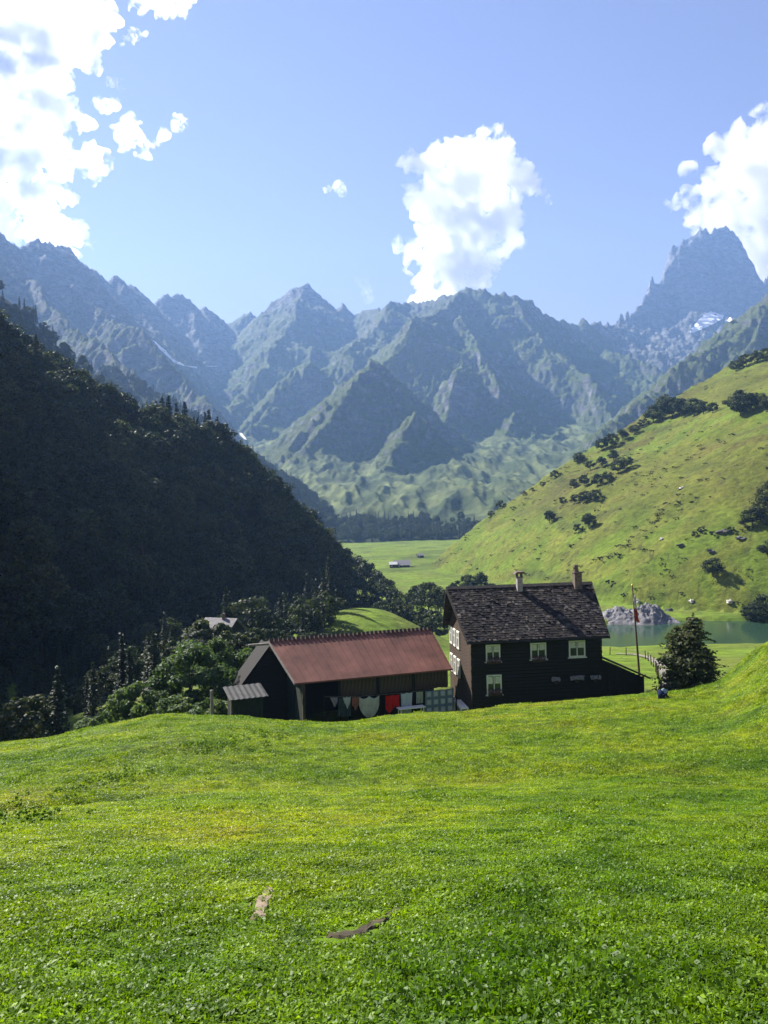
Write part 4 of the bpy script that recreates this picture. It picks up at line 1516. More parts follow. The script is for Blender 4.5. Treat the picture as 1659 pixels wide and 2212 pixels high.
GB = "shrubs beside the barn"
near_by_px('nearfir', 322, 1372, 78, "dark slender fir behind the big shrub left of the barn", GB, 0, 1.1, "fir_tree", "tree")
near_by_px('near', 408, 1378, 66, "big rounded shrub left of the barn catching the sun", GB, 0, 1.05, "broadleaf_tree", "tree")
near_by_px('near', 470, 1372, 72, "tall leafy tree between the big shrub and the barn", GB, 1, 0.85, "broadleaf_tree", "tree")
near_by_px('near', 530, 1392, 72, "leafy tree right against the barn gable", GB, 2, 0.75, "broadleaf_tree", "tree")
near_by_px('near', 360, 1440, 70, "middle shrub on the left flank of the big one", GB, 2, 0.9, "shrub")
near_by_px('near', 500, 1440, 68, "dense shrub behind the green shed", GB, 1, 0.8, "shrub")
near_by_px('shrub', 335, 1488, 60, "pale front shrub below the dark fir", GB, 1, 0.9, "shrub")
near_by_px('shrub', 285, 1470, 62, "shrub of medium height left of the pale front shrub", GB, 0, 0.85, "shrub")
near_by_px('shrub', 258, 1480, 63, "small upright shrub beside the medium one", GB, 1, 0.7, "shrub")
near_by_px('shrub', 208, 1526, 58, "low pale shrub at the left end of the shrub row", GB, 1, 1.0, "shrub")
near_by_px('shrub', 188, 1548, 57, "tiny pale shrub outermost on the left", GB, 0, 1.2, "shrub")
near_by_px('shrub', 385, 1500, 60, "dark low shrub in front of the big rounded one", GB, 0, 1.2, "shrub")
near_by_px('shrub', 430, 1495, 60, "dark low shrub near the grey post", GB, 1, 1.1, "shrub")
near_by_px('shrub', 475, 1505, 60, "dark low shrub between grey post and shed", GB, 0, 1.0, "shrub")
x, y = at(452, 57)
gp = empty("fence_post", (x, y, hz(x, y) - 0.3))
MB().tube([(0, 0, 0), (0.02, 0, 1.2), (0.03, 0, P(452, 1492, 57).z - hz(x, y) + 0.3)], [0.14, 0.13, 0.12], 8).build("post", WOOD_GREY, gp)
MB().tube([(0.03, 0, P(452, 1492, 57).z - hz(x, y) + 0.29), (0.03, 0, P(452, 1492, 57).z - hz(x, y) + 0.36)], [0.14, 0.06], 8).build("cap", WOOD_GREY, gp)
tagit(gp, "stout grey post standing among the shrubs left of the shed", "post")

# conifer pair right of the house
LC = conifer_crown(440, 7.6, 5.4, 30, 15, 30, 0.24, low=0.08, mat=LARCH, power=0.55, droop=0.10, irregular=0.4)
LC2 = conifer_crown(441, 7.0, 5.2, 28, 15, 30, 0.24, low=0.08, mat=LARCH, power=0.5, droop=0.10, irregular=0.4)
KIND['larch'] = [(LC, conifer_trunk(7.6, 0.15), 7.6), (LC2, conifer_trunk(7.0, 0.13), 7.0)]
near_by_px('larch', 1496, 1322, 63, "taller conifer of the pair right of the dark house", "conifer pair beside the house", 0, 1.0, "conifer_tree", "tree")
near_by_px('larch', 1462, 1345, 64, "shorter conifer of the pair, nearer the flagpole", "conifer pair beside the house", 1, 0.9, "conifer_tree", "tree")
near_by_px('larch', 1526, 1395, 63.5, "low spreading conifer at the right of the pair", "conifer pair beside the house", 1, 1.0, "conifer_tree", "tree")
near_by_px('shrub', 1405, 1487, 59, "dark low shrub at the lean-to's corner", None, 0, 1.0, "shrub")
near_by_px('shrub', 1450, 1470, 62, "yellowish shrub under the shorter conifer", None, 1, 0.9, "shrub")

# bushes on the sunlit hillside, set where they grow in the picture
hill = [(1216, 1088, 16), (1243, 1085, 20), (1262, 1085, 26), (1285, 1082, 26), (1240, 1055, 22), (1262, 1050, 26), (1290, 1050, 28), (1312, 1042, 26),
        (1335, 1022, 30), (1355, 1012, 28), (1300, 1010, 24), (1275, 1015, 22), (1325, 995, 24), (1250, 1000, 16),
        (1187, 1130, 28), (1250, 1150, 20), (1272, 1142, 34), (1200, 1032, 18), (1172, 1050, 10), (1251, 998, 22), (1082, 1096, 18), (1060, 1114, 12),
        (1132, 1070, 10), (1150, 1062, 10), (1300, 972, 26), (1320, 965, 30), (1345, 952, 26), (1370, 938, 22), (1390, 922, 20),
        (1412, 912, 38), (1432, 908, 46), (1452, 903, 48), (1472, 900, 42), (1440, 890, 40), (1500, 898, 40), (1520, 895, 30), (1540, 892, 24),
        (1580, 885, 32), (1600, 898, 48), (1622, 892, 46), (1640, 884, 36), (1600, 870, 30), (1655, 890, 30),
        (1590, 802, 26), (1612, 792, 30), (1635, 785, 28), (1655, 780, 30), (1540, 1245, 42), (1625, 1135, 40), (1650, 1125, 60), (1662, 1095, 60),
        (1610, 1140, 24), (1660, 1205, 40), (1578, 1150, 14), (1515, 1150, 14), (1500, 1158, 12), (1640, 1350, 50), (1660, 1340, 60), (1620, 1340, 34)]
side = ["upper", "lower", "middle"]
def hill_label(px, py, k):
    if 1205 <= px <= 1365 and 985 <= py <= 1095: z_ = "in the big hillside thicket"
    elif 1290 <= px <= 1395: z_ = "on the skyline above the big thicket"
    elif 1400 <= px <= 1545 and py < 920: z_ = "in the long upper thicket on the hillside"
    elif px > 1560 and 850 < py < 910: z_ = "in the round upper right thicket"
    elif px > 1560 and py < 820: z_ = "on the hillside top at the right border"
    elif px > 1590 and py > 1300: z_ = "on the lake's right shore"
    elif px > 1560: z_ = "on the hillside at the right border"
    elif py > 1100 and px < 1300: z_ = "standing alone below the big thicket"
    elif px < 1205: z_ = "small on the hillside skyline"
    else: z_ = "on the open lower hillside"
    return z_


count = {}
for k, (px, py, hp) in enumerate(hill):
    q = hit(px, py, 120)
    if q is None: continue
    zone = hill_label(px, py, k)
    count[zone] = count.get(zone, 0) + 1
total = dict(count)
seen = {}
ordw = ["first", "second", "third", "fourth", "fifth", "sixth", "seventh", "eighth", "ninth", "tenth", "eleventh", "twelfth", "thirteenth", "fourteenth", "fifteenth", "sixteenth", "seventeenth", "eighteenth"]
for k, (px, py, hp) in enumerate(sorted(hill)):
    q = hit(px, py, 120)
    if q is None or q.y > 1000: continue
    zone = hill_label(px, py, k)
    seen[zone] = seen.get(zone, 0) + 1
    h = hp * q.y / FPX
    lab = ("dark green bush " + zone) if total[zone] == 1 else "dark green bush %s, %s from the left" % (zone, ordw[seen[zone] - 1])
    plant_tree('broad' if hp > 20 else 'bush', q.x, q.y, h * 1.1, lab, "bushes on the sunlit hillside", idx=k, name="bush", cat="bush", wide=1.2, sink=0.12 * h)

# low tussocks and dwarf shrubs dotted over the hillside (too many and too small to count)
rng = np.random.default_rng(33)
hx = rng.uniform(20, 330, 9000)
hy = rng.uniform(220, 600, 9000)
hzv, how = hz_many(hx, hy)
dft = -polyline_signed(hx, hy, FOOT_R)
den = (0.10 + 0.75 * sstep(0.05, 0.4, fbm(hx / 35, hy / 35, 3))) * sstep(140, 30, dft) + 0.05
kp = (how == 2) & (rng.uniform(0, 1, 9000) < den) & (np.abs(hx / hy) < 0.55)
hx, hy, hzv = hx[kp], hy[kp], hzv[kp]
nh = len(hx)
tus = []
for i in range(3):
    cmT, _ = broad_crown(500 + i, 1.0, 2.0, 7, 22, 0.34, low=0.0)
    tus.append(cmT)
ts = rng.uniform(0.5, 1.5, nh) * np.where(rng.uniform(0, 1, nh) < 0.08, 1.7, 1.0)
instancer("tussocks", np.stack([hx, hy, hzv - 0.1], 1), np.stack([0 * hx, 0 * hx, rng.uniform(0, 6.28, nh)], 1), np.stack([ts, ts, ts * 0.7], 1),
          rng.integers(0, 3, nh), tus, "low dark tussocks dotted over the sunlit hillside")
print("tussocks", nh)

# ------------------------------------------------------------------ lake
wm, wnt, wb = new_mat("lake_water")
wb.inputs['Base Color'].default_value = (0.022, 0.050, 0.030, 1)
wb.inputs['Roughness'].default_value = 0.12
wb.inputs['IOR'].default_value = 1.25
wtc = N(wnt, "ShaderNodeNewGeometry")
wno = N(wnt, "ShaderNodeTexNoise", ins={'Scale': 1.4, 'Detail': 4.0})
wmp = N(wnt, "ShaderNodeMapping")
wmp.inputs['Scale'].default_value = (0.5, 1.3, 1)
L(wnt, wtc.outputs['Position'], wmp.inputs[0])
L(wnt, wmp.outputs[0], wno.inputs[0])
wbp = N(wnt, "ShaderNodeBump", ins={'Strength': 0.25, 'Distance': 0.06})
L(wnt, wno.outputs[0], wbp.inputs['Height'])
L(wnt, wbp.outputs[0], wb.inputs['Normal'])
lm_ = MB()
ring = [(86 + 72 * math.cos(t), 207 + 28 * math.sin(t), ZL) for t in np.linspace(0, 2 * math.pi, 48, endpoint=False)]
lake = mesh_obj("lake", ring, [tuple(range(48))], wm)
tagit(lake, "small green mountain lake behind the house", None, None, 'structure')

# ------------------------------------------------------------------ rocks
ROCK_M = simple_mat("rock_grey", (0.15, 0.145, 0.15), 0.9, 0.35, 0.5, bump=0.6)
ROCK_D = simple_mat("rock_dark", (0.10, 0.095, 0.09), 0.9, 0.35, 0.6, bump=0.6)
ROCK_W = simple_mat("rock_pale", (0.52, 0.49, 0.44), 0.9, 0.2, 1.0, bump=0.4)


def rock_mesh(seed, sub=3, jag=0.8):
    bm = bmesh.new()
    bmesh.ops.create_icosphere(bm, subdivisions=sub, radius=1.0)
    off = Vector((seed * 7.3, seed * 3.1, seed))
    for v in bm.verts:
        p = v.co.copy()
        d = 1 + jag * (mn.noise(p * 1.1 + off)) + 0.28 * jag * mn.noise(p * 3.1 + off) + 0.14 * mn.noise(p * 7 + off)
        v.co = p * d
        v.co.z = v.co.z * 0.7
    me = bpy.data.meshes.new("rock")
    bm.to_mesh(me)
    bm.free()
    return me


from mathutils import noise as mn


def rock(px, py, wpx, hpx, mat, label, group=None, seed=1, sub=3, name="boulder", depth=None):
    q = hit(px, py, 30) if depth is None else P(px, py, depth)
    if depth is not None: q.z = hz(q.x, q.y)
    me = rock_mesh(seed, sub)
    me.materials.append(mat)
    k = q.y / FPX
    o = link(name, me, None, (q.x, q.y, q.z + 0.15 * hpx * k), (random.uniform(-.2, .2), random.uniform(-.2, .2), random.uniform(0, 6)),
             (wpx * k / 2, wpx * k / 2 * 0.8, hpx * k / 1.4))
    tagit(o, label, "boulder", group)
    return o


# rocky bank on the far shore: a lumpy sheet rising from the water
nb1, nb2 = 90, 34
V, F = [], []
a0_, a1_ = ray(1306, 1350)[0], ray(1458, 1350)[0]
for i in range(nb1):
    s_ = i / (nb1 - 1)
    x_ = a0_ * 229 + (a1_ * 233 - a0_ * 229) * s_
    for j in range(nb2):
        t_ = j / (nb2 - 1)
        y_ = 225.5 + 13.5 * t_ + 1.2 * math.sin(s_ * 9)
        hb_ = max(0.0, math.sin(math.pi * min(1, s_ * 1.0))) ** 0.35 * (0.72 + 0.28 * math.sin(s_ * 6.0 + 0.6) ** 2)
        prof = 1.0 if t_ > 0.5 else (t_ / 0.5) ** 0.8
        z_ = ZL - 0.5 + 4.6 * hb_ * prof
        nz2 = mn.fractal(Vector((x_ * 0.22, y_ * 0.22, 3.0)), 1.0, 2.0, 5) * 1.0 + (0.5 - abs(mn.noise(Vector((x_ * 0.45, y_ * 0.45, 1))))) * 1.6 + 0.5 * mn.noise(Vector((x_ * 1.3, y_ * 1.3, 4)))
        if t_ > 0.8: z_ -= (t_ - 0.8) / 0.2 * 3.5
        V.append((x_, y_, z_ + nz2 * prof * min(1, hb_ * 2)))
for i in range(nb1 - 1):
    for j in range(nb2 - 1):
        F.append((i * nb2 + j, (i + 1) * nb2 + j, (i + 1) * nb2 + j + 1, i * nb2 + j + 1))
rb = mesh_obj("rock_bank", V, F, ROCK_M)
tagit(rb, "grey rocky bank on the far shore of the lake", None, None, 'structure')
rocks = [(1395, 1318, 26, 16, ROCK_D, "black boulder on top of the grey lakeside bank"), (1420, 1345, 34, 18, ROCK_D, "dark cave-like boulder at the waterline of the grey bank"),
         (1446, 1320, 14, 8, ROCK_D, "small dark boulder at the right end of the grey bank"), (1340, 1316, 20, 8, ROCK_D, "flat dark boulder on the left of the grey bank"),
         (1378, 1340, 22, 10, ROCK_M, "grey boulder in the middle of the lakeside bank"),
         (1378, 1962 / 1.507, 9, 10, ROCK_W, "pale boulder alone on the grass above the lake"), (1518, 1357, 26, 9, ROCK_D, "long low dark boulder on the lake's far shore"),
         (1500, 1356, 12, 7, ROCK_W, "pale stone beside the long dark shore boulder"), (1592, 1366, 24, 10, ROCK_D, "dark boulder on the lake's right shore"),
         (1615, 1372, 16, 9, ROCK_W, "pale stone at the lake's right shore"), (1472, 1055, 16, 5, ROCK_W, "white slab lying high on the hillside"),
         (1493, 1300 / 1.0, 10, 8, ROCK_W, "small pale boulder low on the hillside above the conifers"), (1430, 1135 + 30, 9, 5, ROCK_W, "tiny white stone on the lower hillside"),
         (1575, 1302, 14, 11, ROCK_W, "whitish boulder right of the conifers on the hillside"), (1535, 1192, 16, 8, ROCK_D, "dark stone under the lower hillside scree"),
         (1470, 1180, 18, 9, ROCK_D, "dark stone at the left of the hillside scree"), (1600, 1165, 18, 8, ROCK_M, "grey stone at the right of the hillside scree"),
         (1560, 1150, 22, 10, ROCK_D, "dark rounded stone at the top of the hillside scree")]
for k, (px, py, w_, h_, m_, lab) in enumerate(rocks):
    rock(px, py, w_, h_, m_, lab, "boulders round the lake and hillside", seed=k + 1)
# small white boat at the far shore
q = P(1325, 1354, 34.0 / 0.1485)
bt = empty("rowing_boat", (q.x, q.y, ZL + 0.05), R(8))
hull = MB()
sec = [(-1.7, 0.15, 0.35), (-1.0, 0.55, 0.32), (0.2, 0.62, 0.32), (1.2, 0.42, 0.36), (1.9, 0.04, 0.45)]
for x_, w_, z_ in sec:
    hull.v += [Vector((x_, -w_, z_)), Vector((x_, -w_ * 0.6, 0)), Vector((x_, w_ * 0.6, 0)), Vector((x_, w_, z_))]
for i in range(len(sec) - 1):
    for j in range(3):
        hull.f.append((4 * i + j, 4 * i + 4 + j, 4 * i + 5 + j, 4 * i + j + 1))
hull.build("hull", WHITE_PAINT, bt)
MB().box((-0.3, 0, 0.24), (0.28, 1.1, 0.04)).build("seat", WOOD_GREY, bt)
tagit(bt, "tiny white boat at the grey lakeside bank", "boat")

# ------------------------------------------------------------------ path and fence below the house
PATH_M = simple_mat("path_gravel", (0.20, 0.18, 0.14), 0.95, 0.2, 0.8, bump=0.3)
pp = [hit(px, py, 70) for px, py in ((1330, 1413), (1365, 1414), (1390, 1418), (1408, 1424), (1422, 1434), (1434, 1450), (1442, 1466), (1446, 1480))]
V, F = [], []
for i, q in enumerate(pp):
    d = (pp[min(i + 1, len(pp) - 1)] - pp[max(i - 1, 0)])
    d.z = 0
    d.normalize()
    nrm = Vector((-d.y, d.x, 0))
    for j, s_ in enumerate((-0.6, 0, 0.6)):
        w = q + nrm * s_
        V.append((w.x, w.y, hz(w.x, w.y) + 0.12))
for i in range(len(pp) - 1):
    for j in range(2):
        F.append((3 * i + j, 3 * i + j + 1, 3 * i + 4 + j, 3 * i + 3 + j))
path = mesh_obj("path", V, F, PATH_M)
tagit(path, "pale gravel path along the fence to the lake", None, None, 'structure')
fence = empty("fence", tuple(pp[3]))
fp = []
for i in range(len(pp) - 1):
    d = pp[i + 1] - pp[i]
    nseg = max(1, int(d.length / 6.5))
    for j in range(nseg):
        w = pp[i] + d * (j / nseg) + Vector((-1.3, -1.0, 0))
        w.z = hz(w.x, w.y)
        fp.append(w)
pmesh = MB().tube([(0, 0, -0.3), (0, 0, 1.35)], [0.09, 0.07], 6).mesh("post", WOOD_BROWN)
for w in fp:
    link("post", pmesh, fence, w - pp[3], (random.uniform(-.06, .06), random.uniform(-.06, .06), 0))
for zz in (0.55, 1.05):
    MB().tube([w - pp[3] + Vector((0, 0, zz)) for w in fp], 0.02, 4).build("wire", WOOD_GREY, fence)
tagit(fence, "post and wire fence along the pale path to the lake", "fence")

# ------------------------------------------------------------------ flagpole
fb_, ft_ = P(1381, 1455, 69), P(1366, 1266, 69)
dirp = (ft_ - fb_).normalized()
gzp = hz(fb_.x, fb_.y)
base = fb_ - dirp * ((fb_.z - gzp) / dirp.z)
fpole = empty("flagpole", tuple(base))
ln = (ft_ - base).length
MB().tube([(0, 0, -0.3), tuple(dirp * ln * 0.5), tuple(dirp * ln)], [0.11, 0.09, 0.05], 8).build("pole", simple_mat("pole_wood", (0.10, 0.07, 0.045), 0.8, 0.2, 3.0), fpole)
MB().tube([tuple(dirp * (ln - 0.02)), tuple(dirp * (ln + 0.10)), tuple(dirp * (ln + 0.2))], [0.05, 0.10, 0.02], 8).build("finial", simple_mat("finial_gold", (0.45, 0.30, 0.08), 0.4, 0.1, 3.0, metallic=0.5), fpole)


def limp(top, bot, w, mat, name, parent, seed):
    r_ = random.Random(seed)
    V, F = [], []
    n1, n2 = 12, 7
    for i in range(n1):
        t_ = i / (n1 - 1)
        c = top + (bot - top) * t_
        for j in range(n2):
            s_ = j / (n2 - 1)
            V.append((c.x + w * s_ * (0.5 + 0.5 * t_) + 0.03 * math.sin(9 * t_ + j), c.y - 0.08 + 0.12 * math.sin(s_ * 9 + t_ * 3 + seed), c.z - 0.2 * s_))
    for i in range(n1 - 1):
        for j in range(n2 - 1):
            F.append((i * n2 + j, i * n2 + j + 1, (i + 1) * n2 + j + 1, (i + 1) * n2 + j))
    return mesh_obj(name, V, F, mat, parent, True)


FL_W = simple_mat("flag_white", (0.70, 0.68, 0.62), 0.9, 0.08, 4.0)
FL_R = simple_mat("flag_red", (0.55, 0.09, 0.035), 0.9, 0.12, 4.0)
def onpole(py):
    t_ = (1455 - py) / (1455 - 1266)
    return (fb_ - base) + (ft_ - fb_) * t_
flag = limp(onpole(1283), onpole(1313), 0.30, FL_W, "flag", fpole, 2)
limp(onpole(1312), onpole(1341), 0.42, FL_R, "flag_stripe", flag, 3)
tagit(fpole, "leaning wooden flagpole with limp white and red flag", "flagpole")

# ------------------------------------------------------------------ washing line in front of the barn
def cloth_mat(name, stops, scale, kind='plain'):
    m, nt, b_ = new_mat(name)
    tc = N(nt, "ShaderNodeTexCoord")
    if kind == 'stripe':
        w = N(nt, "ShaderNodeTexWave", wave_type='BANDS', bands_direction='X', ins={'Scale': scale, 'Distortion': 0.6})
        L(nt, tc.outputs['Object'], w.inputs[0])
        r = ramp(nt, w.outputs[1], stops)
    elif kind == 'plaid':
        w1 = N(nt, "ShaderNodeTexWave", wave_type='BANDS', bands_direction='X', ins={'Scale': scale, 'Distortion': 0.2})
        w2 = N(nt, "ShaderNodeTexWave", wave_type='BANDS', bands_direction='Z', ins={'Scale': scale * 0.9, 'Distortion': 0.2})
        L(nt, tc.outputs['Object'], w1.inputs[0])
        L(nt, tc.outputs['Object'], w2.inputs[0])
        mn_ = N(nt, "ShaderNodeMath", operation='MINIMUM')
        L(nt, w1.outputs[1], mn_.inputs[0])
        L(nt, w2.outputs[1], mn_.inputs[1])
        r = ramp(nt, mn_.outputs[0], stops)
    else:
        n_ = N(nt, "ShaderNodeTexNoise", ins={'Scale': scale, 'Detail': 3.0})
        L(nt, tc.outputs['Object'], n_.inputs[0])
        r = ramp(nt, n_.outputs[0], stops)
    L(nt, r.outputs[0], b_.inputs['Base Color'])
    b_.inputs['Roughness'].default_value = 0.95
    b_.inputs['Specular IOR Level'].default_value = 0.1
    tr = N(nt, "ShaderNodeBsdfTranslucent")
    L(nt, r.outputs[0], tr.inputs[0])
    mx = N(nt, "ShaderNodeMixShader", ins={0: 0.45})
    L(nt, b_.outputs[0], mx.inputs[1])
    L(nt, tr.outputs[0], mx.inputs[2])
    L(nt, mx.outputs[0], nt.nodes["Material Output"].inputs['Surface'])
    return m


def line_depth(px):
    """the line hangs 0.9 m in front of the barn's front wall"""
    t_ = (px - 637) / (975 - 637)
    return 59.9 + (64.0 - 59.9) * t_ - 0.55


def cloth(x0_, x1_, yt0, yt1, yb, mat, label, shape='flat', seed=0, sag=4, off=0.0):
    """hanging cloth from picture columns x0..x1, top edge yt0..yt1, bottom yb"""
    o0 = P((x0_ + x1_) / 2, (yt0 + yt1) / 2, line_depth((x0_ + x1_) / 2) - off)
    n1, n2 = 22, 22
    V, F = [], []
    for i in range(n1):
        s_ = i / (n1 - 1)
        px = x0_ + (x1_ - x0_) * s_
        for j in range(n2):
            t_ = j / (n2 - 1)
            top = yt0 + (yt1 - yt0) * s_ + sag * math.sin(math.pi * ((s_ * 2) % 1.0)) * 0.35
            if shape == 'round':
                bt_ = top + (yb - top) * (0.40 + 0.60 * math.sin(math.pi * s_) ** 0.6)
            elif shape == 'tri':
                bt_ = top + (yb - top) * (1 - abs(s_ - 0.6) * 1.5)
            elif shape == 'rag':
                bt_ = top + (yb - top) * (0.82 + 0.18 * math.sin(s_ * 7 + seed))
            else:
                bt_ = yb + (yt1 - yt0) * s_
            pxx = px
            if shape == 'legs': pxx = px + 3.5 * t_ * (0.4 - s_)
            p = P(pxx, top + (bt_ - top) * t_, line_depth(px) - off)
            fold = 0.05 * math.sin(s_ * 17 + seed * 2 + 1.4 * t_) * (0.4 + t_) + 0.03 * math.sin(s_ * 31 + seed)
            p.y += fold
            V.append(p - o0)
    for i in range(n1 - 1):
        for j in range(n2 - 1):
            F.append((i * n2 + j, i * n2 + j + 1, (i + 1) * n2 + j + 1, (i + 1) * n2 + j))
    o = mesh_obj("laundry", V, F, mat, None, True, o0)
    md = o.modifiers.new("thick", 'SOLIDIFY')
    md.thickness = 0.012
    tagit(o, label, "laundry", "washing hung up at the barn")
    return o


cloth(714, 729, 1506, 1506, 1529, cloth_mat("cloth_stripe", [(0.4, (0.18, 0.12, 0.25)), (0.55, (0.62, 0.58, 0.66))], 6, 'stripe'), "striped violet cloth hanging leftmost on the washing line", 'tri', 1)
cloth(731, 758, 1507, 1506, 1548, cloth_mat("cloth_slate", [(0.3, (0.05, 0.07, 0.09)), (0.7, (0.09, 0.12, 0.14))], 3), "dark slate sheet hanging behind the grey shirt", 'flat', 2)
cloth(741, 757, 1506, 1505, 1532, cloth_mat("cloth_grey", [(0.3, (0.58, 0.60, 0.62)), (0.7, (0.75, 0.76, 0.78))], 4), "small light grey shirt in front of the slate sheet", 'tri', 3, off=0.08)
cloth(760, 775, 1506, 1505, 1534, cloth_mat("cloth_rust", [(0.3, (0.38, 0.13, 0.09)), (0.7, (0.52, 0.24, 0.18))], 4), "rust brown cloth left of the round grey sheet", 'rag', 4)
cloth(776, 819, 1505, 1502, 1550, cloth_mat("cloth_dove", [(0.35, (0.50, 0.50, 0.48)), (0.6, (0.72, 0.72, 0.66)), (0.75, (0.55, 0.62, 0.66))], 1.6), "large grey sheet hanging in a rounded sag", 'round', 5, sag=16)
cloth(833, 863, 1503, 1500, 1540, cloth_mat("cloth_red", [(0.3, (0.62, 0.014, 0.010)), (0.7, (0.80, 0.03, 0.02))], 3), "bright red cloth on the washing line", 'rag', 6, sag=3)
cloth(866, 891, 1498, 1495, 1543, cloth_mat("cloth_sky", [(0.3, (0.58, 0.66, 0.76)), (0.7, (0.70, 0.76, 0.82))], 2), "pale blue trousers right of the red cloth", 'legs', 7)
cloth(899, 914, 1494, 1493, 1520, cloth_mat("cloth_olive", [(0.3, (0.42, 0.46, 0.40)), (0.7, (0.58, 0.62, 0.55))], 4), "grey green cloth left of the plaid blanket", 'flat', 8)
cloth(918, 980, 1493, 1486, 1543, cloth_mat("cloth_plaid", [(0.18, (0.20, 0.27, 0.36)), (0.34, (0.42, 0.50, 0.58)), (0.7, (0.58, 0.64, 0.68))], 0.55, 'plaid'), "large blue grey plaid blanket beside the house corner", 'flat', 9, sag=2)
wl_ = empty("washing_line", tuple(P(845, 1504, line_depth(845))))
pts = [P(px, py - 1.0, line_depth(px)) - wl_.location for px, py in ((700, 1506), (760, 1506), (820, 1502), (866, 1498), (918, 1492), (985, 1485))]
MB().tube(pts, 0.012, 5).build("line", WOOD_GREY, wl_)
for px in (700, 985):
    q = P(px, 1505 if px < 800 else 1484, line_depth(px)) - wl_.location
    gq = hz(q.x + wl_.location.x, q.y + wl_.location.y) - wl_.location.z - 0.3
    MB().tube([(q.x, q.y, gq), (q.x, q.y, q.z + 0.1)], 0.05, 6).build("pole", WOOD_DARK, wl_)
tagit(wl_, "thin washing line strung along the barn front", "washing line")
# white table and bench behind the washing
q = P(888, 1528, 61.9)
tb = empty("garden_table", (q.x, q.y, 0), BRZ)
tb.location.z = hz(q.x, q.y) - 0.1
th_ = q.z - tb.location.z
MB().box((0, 0, th_), (2.2, 0.75, 0.06)).build("table_top", WHITE_PAINT, tb)
for sx in (-0.95, 0.95):
    for sy in (-0.28, 0.28):
        MB().box((sx, sy, th_ / 2 - 0.02), (0.07, 0.07, th_ - 0.06)).build("leg", WHITE_PAINT, tb)
tagit(tb, "white garden table behind the washing", "table")

# ------------------------------------------------------------------ two people resting on the grass
def skin_person(name, verts, edges, radii, mat, loc, rz, label, hair_mat, skin_m, head, scale=1.0):
    e = empty(name, loc, rz)
    me = bpy.data.meshes.new("body")
    me.from_pydata(verts, edges, [])
    o = link("body", me, e)
    sk = o.modifiers.new("skin", 'SKIN')
    lay = me.skin_vertices[0].data if me.skin_vertices else None
    if lay is None:
        bm = bmesh.new()
        bm.from_mesh(me)
        bm.verts.layers.skin.verify()
        bm.to_mesh(me)
        bm.free()
        lay = me.skin_vertices[0].data
    for i, r_ in enumerate(radii):
        lay[i].radius = (r_, r_)
        lay[i].use_root = (i == 0)
    o.modifiers.new("sub", 'SUBSURF').render_levels = 2
    o.modifiers["sub"].levels = 1
    me.materials.append(mat)
    hb_ = bmesh.new()
    bmesh.ops.create_uvsphere(hb_, u_segments=16, v_segments=12, radius=0.105, matrix=Matrix.Translation(head) @ Matrix.Diagonal((0.88, 1, 1.18, 1)))
    for v in hb_.verts:      # nose, chin, brow
        d = v.co - Vector(head)
        if d.y < -0.08 and abs(d.x) < 0.03 and -0.04 < d.z < 0.02: v.co.y -= 0.022
        if d.z < -0.08: v.co.y -= 0.012
    hm_ = bpy.data.meshes.new("head")
    hb_.to_mesh(hm_)
    hb_.free()
    hm_.materials.append(skin_m)
    hm_.shade_smooth()
    ho_ = link("head", hm_, e)
    hh = bmesh.new()
    bmesh.ops.create_uvsphere(hh, u_segments=16, v_segments=12, radius=0.122, matrix=Matrix.Translation(Vector(head) + Vector((0, 0.018, 0.022))) @ Matrix.Diagonal((0.9, 1, 1.15, 1)))
    bmesh.ops.delete(hh, geom=[v for v in hh.verts if v.co.y < head[1] - 0.05 and v.co.z < head[2] + 0.06], context='VERTS')
    h2 = bpy.data.meshes.new("hair")
    hh.to_mesh(h2)
    hh.free()
    h2.materials.append(hair_mat)
    h2.shade_smooth()
    link("hair", h2, ho_)
    tagit(e, label, "person", "people resting by the conifers")
    return e


sit_v = [(0, 0, 0.12), (0, 0.03, 0.32), (0, 0.0, 0.52), (0, -0.02, 0.60), (0, -0.02, 0.68),            # pelvis .. neck
         (0.17, 0, 0.53), (0.22, -0.10, 0.36), (0.15, -0.30, 0.36),                                     # right arm
         (-0.17, 0, 0.53), (-0.22, -0.10, 0.36), (-0.15, -0.30, 0.36),
         (0.11, -0.02, 0.12), (0.14, -0.38, 0.40), (0.14, -0.62, 0.06), (0.14, -0.76, 0.05),
         (-0.11, -0.02, 0.12), (-0.14, -0.38, 0.40), (-0.14, -0.62, 0.06), (-0.14, -0.76, 0.05)]
sit_e = [(0, 1), (1, 2), (2, 3), (3, 4), (2, 5), (5, 6), (6, 7), (2, 8), (8, 9), (9, 10), (0, 11), (11, 12), (12, 13), (13, 14), (0, 15), (15, 16), (16, 17), (17, 18)]
sit_r = [0.15, 0.14, 0.15, 0.06, 0.05, 0.065, 0.05, 0.035, 0.065, 0.05, 0.035, 0.10, 0.07, 0.05, 0.045, 0.10, 0.07, 0.05, 0.045]
NAVY = simple_mat("cloth_navy", (0.012, 0.020, 0.075), 0.9, 0.2, 4.0)
PALEB = simple_mat("cloth_pale_blue", (0.30, 0.42, 0.52), 0.9, 0.2, 4.0)
HAIR_D = simple_mat("hair_dark", (0.012, 0.009, 0.007), 0.7, 0.2, 20.0)
SKINM = simple_mat("skin_tone", (0.45, 0.27, 0.19), 0.6, 0.06, 6.0)
def person_at(px, py_top, depth, rz, mat, label):
    """seated figure whose hair top shows at the given picture point"""
    q = P(px, py_top, depth)
    g = hz(q.x, q.y)
    return skin_person("person", sit_v, sit_e, sit_r, mat, (q.x, q.y, g - 0.02), rz, label, HAIR_D, SKINM, (0, -0.03, 0.79))


